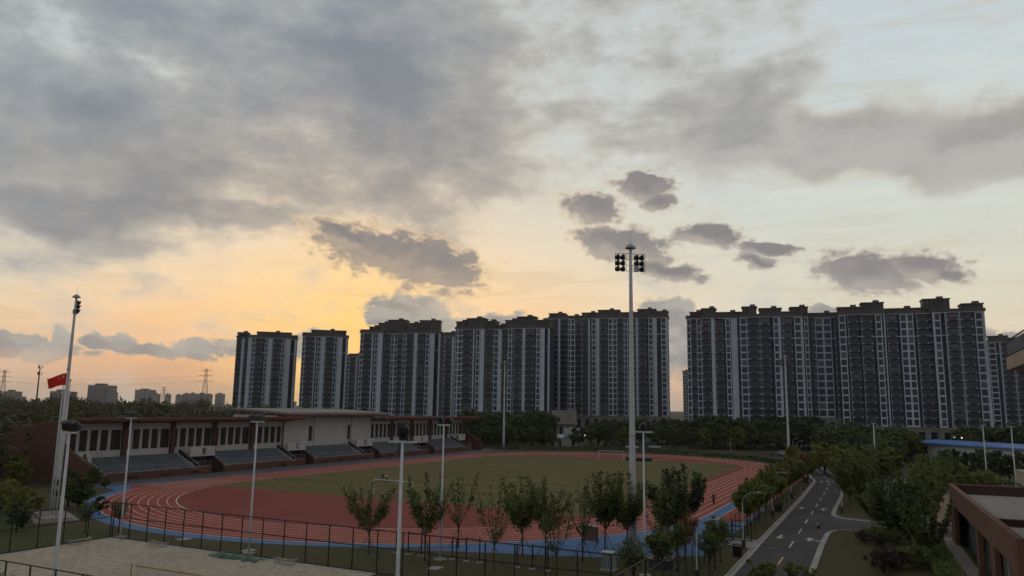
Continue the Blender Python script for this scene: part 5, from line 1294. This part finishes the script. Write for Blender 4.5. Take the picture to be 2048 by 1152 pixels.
# big left shrubs and trees around the flag plinth
LV = [round_tree(61, 4.6, 2.6, .8, 46, 80, M_['leaf_yellow'], .17), round_tree(62, 4.2, 1.9, .8, 46, 80, M_['leaf_dark'], .15), round_tree(63, 6.0, 2.4, 1.2, 50, 80, M_['leaf_yellow'], .19)]
for (x, y, k, s, lb) in ((-70.5, 104.0, 0, .78, 'yellow-green bush mass at the left edge below the grandstand end'), (-66.0, 103.0, 0, .74, 'yellow-green bush right of the left edge bush'), (-63.5, 99.0, 0, .66, 'yellow-green bush before the pull-up frames'), (-74.5, 107.5, 2, .72, 'tall yellow-green tree cut by the left edge'), (-58.8, 104.5, 1, 1.15, 'dark evergreen bush between the flagpoles and the blue margin'), (-55.8, 101.5, 1, 1.05, 'second dark evergreen bush right of the flagpoles'), (-51.0, 97.6, 1, .55, 'small dark bush on the plinth paving'),
                         (-79, 125.0, 2, .8, 'yellowish tree left of the brick grandstand end'), (-84, 132.0, 2, .85, 'large yellowish tree at the left edge behind the bushes'), (-69.0, 129.2, 1, .75, 'small dark bush before the brick end wall'), (-57.5, 92.5, 0, .75, 'low yellow-green bush left of the plinth'), (-62.5, 93.0, 1, .9, 'dark bush at the left behind the fence'), (-57.0, 85.5, 1, .8, 'dark bush in the corner left of the fence'), (-52.5, 84.0, 1, .7, 'low dark bush just left of the court fence'), (-66, 88, 1, 1.0, 'dark bush cut by the left edge behind the fence')):
    place('bush', LV[k], (x, y, 0), lb, None, s, cat='bush', part='foliage')
place('potted_topiary', LV[1], T(-65.6, 45.5, 0), 'round dark topiary ball beside the sprint end of the track', None, .42, cat='shrub', part='foliage')
# garden plant at the bottom left
YU = young_tree(71, 3.0, .9, 14, 160, M_['leaf_shrub'], .08, zc=.3)
place('garden_shrub', YU, (-34.6, 52.2, 0), 'upright leafy shrub tips in the lower left corner', None, 1.0, cat='shrub', part='foliage')
place('garden_shrub', YU, (-32.6, 50.9, 0), 'upright leafy shrub in the lower left corner, right of the first', None, .95, cat='shrub', part='foliage')
# belt of round trees behind the far bend
BV = [round_tree(81, 8.5, 3.4, 1.4, 46, 46, M_['leaf_round'], .42), round_tree(82, 9.0, 3.6, 1.5, 46, 46, M_['leaf_dark'], .42), round_tree(83, 7.6, 3.2, 1.2, 44, 46, M_['leaf_round'], .40), round_tree(84, 8.0, 3.0, 1.2, 44, 46, M_['leaf_road'], .40)]
rg = random.Random(8)
def belt(pxs, ys, hs, label, group, n, kinds=(0, 1, 2)):
    for i in range(n):
        x = rg.uniform(*pxs); y = rg.uniform(*ys); h = rg.uniform(*hs)
        place('belt_tree', BV[rg.choice(kinds)], ((x - 1024) / 1513 * y, y, 0), label, group, (h / 8.4 * rg.uniform(.95, 1.15), h / 8.4 * rg.uniform(.95, 1.15), h / 8.4), rg=rg)
belt((945, 1095), (292, 345), (10.5, 13.5), 'tall dark tree in the grove right of the grandstand', 'grove right of the grandstand', 26, (1, 1, 0))
belt((935, 1130), (272, 290), (5.5, 8), 'lower tree at the front of the grove right of the grandstand', 'front trees of the grandstand grove', 14)
belt((1190, 1390), (300, 345), (8, 10.5), 'dark tree in the back row behind the far bend', 'back row behind the far bend', 22, (1, 1, 0))
belt((1390, 1620), (285, 312), (9.5, 12.5), 'tall dark tree below the left half of the right-hand block', 'trees below the right-hand block', 26, (1, 1, 0))
# round trees one can tell apart in the front row
for i, (px, y, h, k) in enumerate(((1022, 284, 8.6, 3), (1160, 285, 7.2, 1), (1182, 300, 8.6, 0), (1212, 290, 8.4, 1), (1245, 290, 7.6, 3), (1315, 286, 8.2, 0), (1345, 286, 7.4, 2), (1378, 284, 7.4, 0), (1408, 282, 8.2, 3), (1435, 284, 8.6, 0), (1470, 282, 8.8, 3), (1497, 284, 7.4, 0), (1525, 282, 7.2, 2), (1552, 280, 7.2, 0), (1580, 283, 7.5, 1))):
    place('round_tree', BV[k], ((px - 1024) / 1513 * y, y, 0), 'round-crowned tree in front row behind the far bend, %s from left' % ORD[i], 'front row behind the far bend', h / 8.2)
belt((1640, 1812), (205, 262), (7.5, 10.0), 'dark green tree in the wood right of the road', 'wood right of the road', 44, (0, 1, 2, 3))
belt((1640, 1780), (150, 200), (6, 8), 'mid-green tree in the nearer part of the wood right of the road', 'nearer wood right of the road', 15, (0, 3, 3))
belt((1600, 1760), (262, 296), (8.5, 11), 'dark tree at the back of the wood near the podium', 'back of the right-hand wood', 16, (1, 1, 0))
belt((1890, 2060), (245, 285), (8.5, 11), 'dark tree behind the blue-roofed hall', 'trees behind the blue-roofed hall', 16, (1, 0))
# row of dark trees before the blue-roofed hall
for i, (px, y, h, k) in enumerate(((1872, 170, 6.6, 1), (1886, 166, 7.2, 1), (1902, 168, 6.7, 1), (1922, 164, 6.6, 1), (1943, 163, 7.4, 1), (1962, 166, 6.6, 1), (1981, 162, 7.2, 1), (2000, 164, 6.2, 0), (2020, 160, 7.2, 1), (2046, 158, 6.8, 1))):
    place('hall_tree', BV[k], ((px - 1024) / 1513 * y, y, 0), 'dark conical tree before the white hall, %s from the left' % ORD[i], 'row before the white hall', (h / 13.5, h / 13.5, h / 9.0))
place('yellow_tree', LV[0], (79.5, 137.5, 0), 'bright yellow-green bushy tree behind the annexe parapet', None, 1.15)
place('yellow_tree', LV[0], (85.0, 138.5, 0), 'second yellow-green bushy tree behind the annexe parapet', None, .9)
# woodland behind and left of the grandstand: one mass of canopy
rs = np.random.RandomState(4); C = []
N = 1500
azs = np.radians(rs.uniform(-38, -17.5, N)); ds = np.sqrt(rs.uniform(150 ** 2, 620 ** 2, N))
for a, d in zip(azs, ds):
    x, y = d * math.sin(a), d * math.cos(a)
    du, dv = x - TC[0], y - TC[1]; u = du * TU[0] + dv * TU[1]; v = du * TV[0] + dv * TV[1]
    if -72 < u < 84 and v < 80: continue
    if v < 60: continue
    if d > 440 and a > -.375: continue
    h = rs.uniform(8, 12.0) + max(0, (d - 250) / 370) * 4.2 + rs.normal() * .8
    h += 1.5 * math.sin(a * 31 + d * .011) + 1.1 * math.sin(a * 83 + 1)
    r = rs.uniform(2.4, 3.8); k = int(150 * (1.15 if d < 300 else .8))
    e = rs.normal(size=(k, 3)); e /= np.linalg.norm(e, axis=1, keepdims=True)
    e *= rs.uniform(.75, 1.05, (k, 1)); wb = 1 + .25 * np.sin(e[:, :1] * 7 + e[:, 1:2] * 5 + d)
    C.append(np.stack([x + e[:, 0] * r * wb[:, 0], y + e[:, 1] * r * wb[:, 0], h * .55 + e[:, 2] * h * .45], 1))
wd = stuff(link('woodland', leaf_mesh('woodland', np.concatenate(C), .62, M_['leaf_wood'], rs)))
wd['label'] = 'dense dull green woodland behind the grandstand and to its left'; wd['category'] = 'woodland'
# palm by the lodge
pm = thing('palm_tree', 'palm with drooping fronds in front of the pale lodge', 'tree', (10.8, 318, 0))
MB().path([(0, 0, 0), (.15, 0, 4), (0, .1, 8.2)], [.3, .22, .2], 8).build('trunk', M_['bark'], pm)
rgp = random.Random(2)
for k in range(16):
    a = 2 * PI * k / 16 + rgp.uniform(-.2, .2); up = rgp.uniform(.1, 1.1); L = rgp.uniform(3.0, 4.0); fr = MB(); pr = None
    for q in range(8):
        t = q / 7; p = Vector((math.cos(a) * L * t * .95, math.sin(a) * L * t * .95, 8.2 + up * 3.0 * t - 3.4 * t * t)); w = .42 * math.sin(PI * min(1, t + .12)) + .03
        sd_ = Vector((-math.sin(a), math.cos(a), 0)) * w
        if pr: fr.add([pr[0], p - sd_, p, pr[1]], [(0, 1, 2, 3)]); fr.add([pr[1], p, p + sd_, pr[2]], [(0, 1, 2, 3)])
        pr = (p - sd_ - Vector((0, 0, .12)), p, p + sd_ - Vector((0, 0, .12)))
    fr.build('frond', M_['leaf_dark'], pm)

# ================================================================== people
SKIN = mat('skin', (0.36, 0.22, 0.16), 0.6, 0.08, 6, 0.3); HAIR = mat('hair_black', (0.012, 0.010, 0.010), 0.6, 0.2, 20, 0.3)
def cloth(n, c): return mat('cloth_' + n, c, 0.85, 0.12, 6, 0.15)
def skin_mesh(name, verts, edges, radii, root, m, parent):
    me = bpy.data.meshes.new(name); me.from_pydata(verts, edges, []); me.materials.append(m)
    o = link(name, me, parent)
    md = o.modifiers.new('skin', 'SKIN'); md.use_smooth_shade = True
    sv = me.skin_vertices[0].data
    for i, r in enumerate(radii): sv[i].radius = (r, r) if not isinstance(r, tuple) else r
    sv[root].use_root = True
    sb = o.modifiers.new('sub', 'SUBSURF'); sb.levels = 1; sb.render_levels = 1
    return o
def person(loc, rz, label, top, bottom, pose='walk', long_sleeve=False, shorts=False, sc=1.0, shoes=(0.02, 0.02, 0.022)):
    o = thing('person', label, 'person', loc, rz); o.scale = (sc, sc, sc)
    # joint positions: x forward, y left, z up
    if pose == 'run':
        hipL, hipR = (0, .09, .92), (0, -.09, .92)
        kL, aL, tL = (.22, .10, .56), (-.02, .10, .20), (.14, .10, .14)
        kR, aR, tR = (-.06, -.10, .50), (-.12, -.09, .07), (.06, -.09, .03)
        eL, wL, hL = (-.22, .25, 1.16), (-.02, .27, 1.02), (.06, .26, 1.02)
        eR, wR, hR = (.10, -.27, 1.14), (.30, -.20, 1.22), (.37, -.19, 1.26)
    elif pose == 'stand':
        hipL, hipR = (0, .09, .92), (0, -.09, .92)
        kL, aL, tL = (.02, .10, .50), (0, .11, .08), (.15, .12, .03); kR, aR, tR = (.01, -.10, .50), (0, -.11, .08), (.15, -.12, .03)
        eL, wL, hL = (.0, .24, 1.12), (.10, .23, .88), (.13, .22, .80); eR, wR, hR = (.0, -.24, 1.12), (.22, -.16, 1.08), (.30, -.12, 1.12)
    else:
        hipL, hipR = (0, .09, .92), (0, -.09, .92)
        kL, aL, tL = (.14, .09, .50), (.22, .09, .09), (.36, .09, .05); kR, aR, tR = (-.02, -.09, .49), (-.22, -.09, .13), (-.10, -.09, .03)
        eL, wL, hL = (-.10, .25, 1.13), (-.02, .26, .90), (.02, .25, .82); eR, wR, hR = (.08, -.25, 1.13), (.20, -.23, .92), (.25, -.22, .85)
    V = [(0, 0, .95), (0, 0, 1.12), (0, 0, 1.34), (0, 0, 1.46), (0, 0, 1.52), (.015, 0, 1.60), (.02, 0, 1.70), hipL, kL, aL, tL, hipR, kR, aR, tR, (0, .18, 1.40), eL, wL, hL, (0, -.18, 1.40), eR, wR, hR]
    E = [(0, 1), (1, 2), (2, 3), (3, 4), (4, 5), (5, 6), (0, 7), (7, 8), (8, 9), (9, 10), (0, 11), (11, 12), (12, 13), (13, 14), (3, 15), (15, 16), (16, 17), (17, 18), (3, 19), (19, 20), (20, 21), (21, 22)]
    Rr = [(.13, .10), (.12, .09), (.14, .10), (.07, .07), .05, .085, .07, .085, .055, .038, .035, .085, .055, .038, .035, .055, .04, .03, .025, .055, .04, .03, .025]
    skin_mesh('body', V, E, Rr, 0, SKIN, o)
    tm, bm_ = cloth('top', top), cloth('bottom', bottom)
    # shirt
    def lerp(a, b, t): return tuple(x + (y - x) * t for x, y in zip(a, b))
    te = 1.0 if not long_sleeve else 1.0
    Vs = [(0, 0, .90), (0, 0, 1.12), (0, 0, 1.34), (0, 0, 1.44), (0, .18, 1.40), eL if long_sleeve else lerp((0, .18, 1.40), eL, .7), (0, -.18, 1.40), eR if long_sleeve else lerp((0, -.18, 1.40), eR, .7)]
    Es = [(0, 1), (1, 2), (2, 3), (3, 4), (4, 5), (3, 6), (6, 7)]
    Rs = [(.16, .13), (.15, .12), (.17, .125), (.10, .09), .075, .06, .075, .06]
    if long_sleeve:
        Vs += [wL, wR]; Es += [(5, 8), (7, 9)]; Rs += [.045, .045]
    skin_mesh('shirt', Vs, Es, Rs, 0, tm, o)
    f = .55 if shorts else .93
    kk = lambda a, b, c: (lerp(a, b, min(1, f / .55)) if shorts else b)
    Vt = [(0, 0, .97), hipL, kL if not shorts else lerp(hipL, kL, .75), hipR, kR if not shorts else lerp(hipR, kR, .75)]
    Et = [(0, 1), (1, 2), (0, 3), (3, 4)]; Rt = [(.15, .12), .105, .08, .105, .08]
    if not shorts: Vt += [lerp(kL, aL, .95), lerp(kR, aR, .95)]; Et += [(2, 5), (4, 6)]; Rt += [.06, .06]
    skin_mesh('shorts' if shorts else 'trousers', Vt, Et, Rt, 0, bm_, o)
    skin_mesh('hair', [(-.02, 0, 1.62), (-.03, 0, 1.70), (.0, 0, 1.755)], [(0, 1), (1, 2)], [.085, .10, .07], 0, HAIR, o)
    sm = cloth('shoe', shoes)
    for a, t in ((aL, tL), (aR, tR)): skin_mesh('shoe', [lerp(a, t, -.15), lerp(a, t, 1.05)], [(0, 1)], [.05, .045], 0, sm, o)
    # nose, ears
    MB().lathe([(.022, -.02), (.012, .03)], 6, (.115, 0, 1.63)).build('nose', SKIN, o)
    for s in (-1, 1): MB().lathe([(.02, -.03), (.02, .03)], 6, (.01, s * .095, 1.635)).build('ear', SKIN, o)
    return o
person(T(-51.9, -61.07, .017), TA, 'runner in grey shirt and dark shorts jogging away along the road', (0.22, 0.24, 0.28), (0.02, 0.02, 0.025), 'run', False, True, .97, (0.5, 0.5, 0.5))
person(T(-30.4, -44.6, .025), TA + PI, 'person in black clothes walking on the outer track lanes', (0.012, 0.012, 0.014), (0.012, 0.012, 0.014), 'walk', True)
person(T(-30.1, -42.9, .025), TA + PI, 'person in white top and dark trousers walking on the track', (0.55, 0.52, 0.50), (0.015, 0.015, 0.02), 'walk')
person(T(-29.8, -42.15, .025), TA + PI, 'person in dark green top walking beside the one in white', (0.05, 0.06, 0.04), (0.05, 0.05, 0.06), 'walk', True)
person(T(-31.5, 15.4, .029), TA + 2.2, 'person in dark top standing on the field behind the near goal, left of two', (0.03, 0.03, 0.035), (0.02, 0.02, 0.025), 'stand', True)
person(T(-31.9, 14.3, .029), TA + 3.6, 'person in pale shirt standing on the field behind the near goal', (0.50, 0.50, 0.50), (0.02, 0.02, 0.025), 'stand')

# ================================================================== parked cars behind the far bend
tyre_me = MB().lathe([(.22, -.10), (.31, -.09), (.31, .09), (.22, .10)], 16).mesh('tyre', M_['black_paint'])
rim_me = MB().lathe([(.20, -.105), (.21, .105)], 12).mesh('rim', M_['grey_steel'])
def car(loc, rz, label, c):
    o = thing('parked_car', label, 'car', loc, rz, 'cars parked beyond the track')
    pm_ = mat('car_paint', c, 0.3, 0.05, 1, 0.5)
    prof = [(-2.2, .28), (-2.25, .62), (-2.1, .88), (-1.55, .95), (1.0, .93), (1.75, .86), (2.15, .72), (2.22, .45), (2.15, .26)]
    mb = MB(); n = len(prof)
    for s, w in ((0, .84), (1, .84)): pass
    vs = [(x, -.86, z) for x, z in prof] + [(x, .86, z) for x, z in prof]
    mb.add(vs, [tuple(range(n)), tuple(range(2 * n - 1, n - 1, -1))] + [(i, n + i, n + (i + 1) % n, (i + 1) % n) for i in range(n)])
    mb.build('body', pm_, o)
    cp_ = [(-1.75, .95, .80), (-1.2, 1.42, .64), (.25, 1.46, .64), (1.1, .94, .80)]
    mb = MB(); vs = [(x, -w, z) for x, z, w in cp_] + [(x, w, z) for x, z, w in cp_]; k = 4
    mb.add(vs, [(0, 1, 2, 3), (7, 6, 5, 4), (0, 4, 5, 1), (2, 6, 7, 3)]); mb.build('glasshouse', M_['glass_dark'], o)
    MB().add([(-1.22, -.66, 1.425), (.27, -.66, 1.465), (.27, .66, 1.465), (-1.22, .66, 1.425), (-1.1, -.6, 1.47), (.15, -.6, 1.50), (.15, .6, 1.50), (-1.1, .6, 1.47)], [(0, 3, 2, 1), (4, 5, 6, 7), (0, 1, 5, 4), (1, 2, 6, 5), (2, 3, 7, 6), (3, 0, 4, 7)]).build('roof', pm_, o)
    for x in (-1.35, 1.35):
        for s in (-1, 1):
            w = link('wheel', tyre_me, o, (x, s * .80, .31)); w.rotation_euler = (R(90), 0, 0); link('rim', rim_me, w)
    for s in (-1, 1):
        MB().box(2.12, 2.2, s * .62 - .14, s * .62 + .14, .58, .70).build('headlight', M_['lamp_glass'], o); MB().box(-2.27, -2.2, s * .62 - .14, s * .62 + .14, .66, .80).build('tail_light', mred, o)
car((44.7, 281.0, 0), 0.1, 'white car parked behind the far hedge, left of the two there', (0.55, 0.56, 0.58)); car((53.5, 284.0, 0), -.1, 'silver car parked behind the far hedge, right of the two there', (0.42, 0.44, 0.46))
car((84.8, 247.5, 0), 2.2, 'dark car parked left of the far mast', (0.06, 0.065, 0.08)); car((87.6, 250.5, 0), 2.2, 'pale car parked by the foot of the far mast', (0.4, 0.42, 0.46))

# ================================================================== distant skyline on the left
hazy = mat('far_wall', (0.20, 0.19, 0.185), 0.85, 0.08, 0.05, 0.2); hazy_l = mat('far_wall_light', (0.36, 0.35, 0.34), 0.85, 0.06, 0.05, 0.2)
def far_block(px0, px1, ptop, D, label, stripes=4, floors=10, m=None):
    x0, x1 = (px0 - 1024) / 1513 * D, (px1 - 1024) / 1513 * D; hor = 815.2 + .0157 * ((px0 + px1) / 2 - 1024)
    h = 14 + (hor - ptop) / 1513 * D; w = x1 - x0
    o = thing('distant_building', label, 'building', ((x0 + x1) / 2, D, 0), 0, 'hazy buildings on the left horizon')
    MB().box(-w / 2, w / 2, 0, w * .6 + 8, 0, h).build('wall', m or hazy, o)
    MB().box(-w * .2, w * .25, 2, w * .4, h, h + 3.5).build('roof_house', hazy, o)
    for k in range(stripes):
        a = -w / 2 + (k + .5) * w / stripes; MB().box(a - w / stripes * .22, a + w / stripes * .22, -.9, -.01, 6, h - 1.5).build('bay', hazy_l, o)
    if w > 22:
        wm = MB().box(-w / stripes * .13, w / stripes * .13, -1.1, -.92, 0, 1.6).mesh('window', M_['glass_dark'])
        for k in range(stripes):
            for f in range(floors): link('window', wm, o, (-w / 2 + (k + .5) * w / stripes, 0, 8 + f * (h - 12) / floors))
    return o
far_block(-14, 18, 785, 1500, 'hazy block cut by the left edge on the skyline', 3)
far_block(21, 45, 783, 1700, 'hazy stepped block second from the left on the skyline', 3)
far_block(46, 58, 793, 1700, 'small hazy block beside the stepped one', 2)
far_block(68, 96, 805, 900, 'low pale building at the wood edge below the antenna mast', 4, 2, hazy_l)
far_block(113, 150, 783, 1400, 'hazy block behind the flag and mast', 4, 12)
far_block(187, 228, 771, 1500, 'largest hazy slab block with vertical stripes on the left skyline', 6, 14)
far_block(229, 241, 785, 1900, 'small hazy block right of the striped slab', 2)
far_block(281, 312, 780, 2300, 'hazy stepped block in the middle of the left skyline', 3)
for i, (a, b, t) in enumerate(((315, 327, 788), (341, 349, 789), (362, 372, 790), (375, 389, 788), (390, 399, 787), (402, 423, 788), (425, 432, 789), (440, 455, 788))):
    far_block(a, b, t, 2500 + 30 * i, 'small hazy high-rise in the row left of the first tower, %s from the left' % ORD[i], 2)
far_block(587, 598, 803, 1500, 'small pale building low in the gap between the first two towers', 2, 3, hazy_l)
# lattice pylons and wires
def pylon(px, ptop, D, label):
    X = (px - 1024) / 1513 * D; hor = 815.2 + .0157 * (px - 1024); h = 14 + (hor - ptop) / 1513 * D
    o = thing('power_pylon', label, 'pylon', (X, D, 0), .3, 'lattice power pylons'); t = .10 + D / 9000
    w0 = h * .11; lv = [(0, w0), (h * .45, w0 * .55), (h * .7, w0 * .25), (h, w0 * .16)]; mb = MB()
    for (za, wa), (zb, wb) in zip(lv, lv[1:]):
        for sx_ in (-1, 1):
            for sy_ in (-1, 1): mb.tube((sx_ * wa, sy_ * wa, za), (sx_ * wb, sy_ * wb, zb), t, n=4)
        n = 3
        for k in range(n):
            z0, z1 = za + (zb - za) * k / n, za + (zb - za) * (k + 1) / n; q0 = wa + (wb - wa) * k / n; q1 = wa + (wb - wa) * (k + 1) / n
            for s in (-1, 1):
                mb.tube((-q0, s * q0, z0), (q1, s * q1, z1), t * .6, n=3); mb.tube((q0, s * q0, z0), (-q1, s * q1, z1), t * .6, n=3)
    mb.build('lattice_tower', M_['dark_metal'], o)
    for zz, aw in ((h * .72, h * .17), (h * .84, h * .16), (h * .95, h * .13)):
        a = MB()
        for s in (-1, 1): a.tube((0, 0, zz + .6), (s * aw, 0, zz), t * .8, n=4); a.tube((0, 0, zz - .6), (s * aw, 0, zz), t * .6, n=4)
        a.build('cross_arm', M_['dark_metal'], o)
    b = MB()
    for s in (-1, 1): b.tube((0, 0, h * .95), (s * h * .13, 0, h * 1.03), t * .7, n=4)
    b.build('top_horns', M_['dark_metal'], o)
    return X, D, h
p1_ = pylon(19, 741, 900, 'lattice power pylon near the left edge of the skyline'); p2_ = pylon(419, 738, 950, 'lattice power pylon left of the first tower'); p3_ = pylon(338, 775, 2000, 'small far lattice pylon between the two larger ones')
for k, (zf, off) in enumerate(((.72, .17), (.84, .16), (.95, .13), (.72, -.17), (.84, -.16))):
    a = Vector((p1_[0] + off * 40, p1_[1], p1_[2] * zf)); b = Vector((p2_[0] + off * 40, p2_[1], p2_[2] * zf)); pts = []
    for q in range(25):
        t = q / 24; p = a.lerp(b, t); p.z -= 4 * 6 * t * (1 - t) / 1.6; pts.append(p)
    w = tag(MB().path([tuple(p - a) for p in pts], .045, 3).build('power_line', M_['dark_metal']), 'thin power line sagging between the two larger pylons', 'power line', 'power lines on the left skyline'); w.location = a
# antenna mast
X = (88 - 1024) / 1513 * 420; o = thing('antenna_mast', 'slim phone mast with two rings of antennas rising from the wood', 'antenna mast', (X, 420, 0)); h = 32.0
MB().lathe([(.5, 0), (.42, 14), (.28, h)], 10).build('pole', M_['dark_metal'], o); MB().tube((0, 0, h), (0, 0, h + 4), .06, .03, 5).build('rod', M_['dark_metal'], o)
for zz in (h - 4.3, h - .6):
    a = MB()
    for k in range(3):
        t = 2 * PI * k / 3 + .4; a.tube((0, 0, zz), (math.cos(t) * 1.1, math.sin(t) * 1.1, zz + .2), .09, n=4); a.obox((math.cos(t) * 1.2, math.sin(t) * 1.2, zz + .9), (.3, .3, 1.7), t)
    a.build('antenna_ring', M_['dark_metal'], o)
# row of pale street lamps along the road before the wood
for i, px in enumerate((402, 412, 428, 440, 452)):
    D = 330; X = (px - 1024) / 1513 * D; o = thing('distant_lamp', 'pale distant street lamp against the wood, %s from the left' % ORD[i], 'street lamp', (X, D, 0), 0, 'distant lamps against the wood')
    MB().tube((0, 0, 0), (0, 0, 10.6), .1, .07, 6).build('pole', M_['white_steel'], o); MB().path([(0, 0, 10.6), (.9, 0, 11.2), (1.7, 0, 11.2)], .09, 5).build('arm', M_['white_steel'], o)

# ================================================================== air
hz_ = MB().box(-3500, 3500, -200, 3800, -1.0, 82).build('haze', None); stuff(hz_)
hz_.data.materials.clear()
hm = bpy.data.materials.new('haze_air'); hm.use_nodes = True
for n in list(hm.node_tree.nodes):
    if n.type == 'BSDF_PRINCIPLED': hm.node_tree.nodes.remove(n)
pv = hm.node_tree.nodes.new('ShaderNodeVolumePrincipled'); pv.inputs['Color'].default_value = (0.80, 0.76, 0.72, 1); pv.inputs['Density'].default_value = 0.00009; pv.inputs['Anisotropy'].default_value = 0.3
hm.node_tree.links.new(pv.outputs[0], hm.node_tree.nodes['Material Output'].inputs['Volume'])
hz_.data.materials.append(hm)
hz_['label'] = 'thin evening haze over the whole place'; hz_['category'] = 'haze'
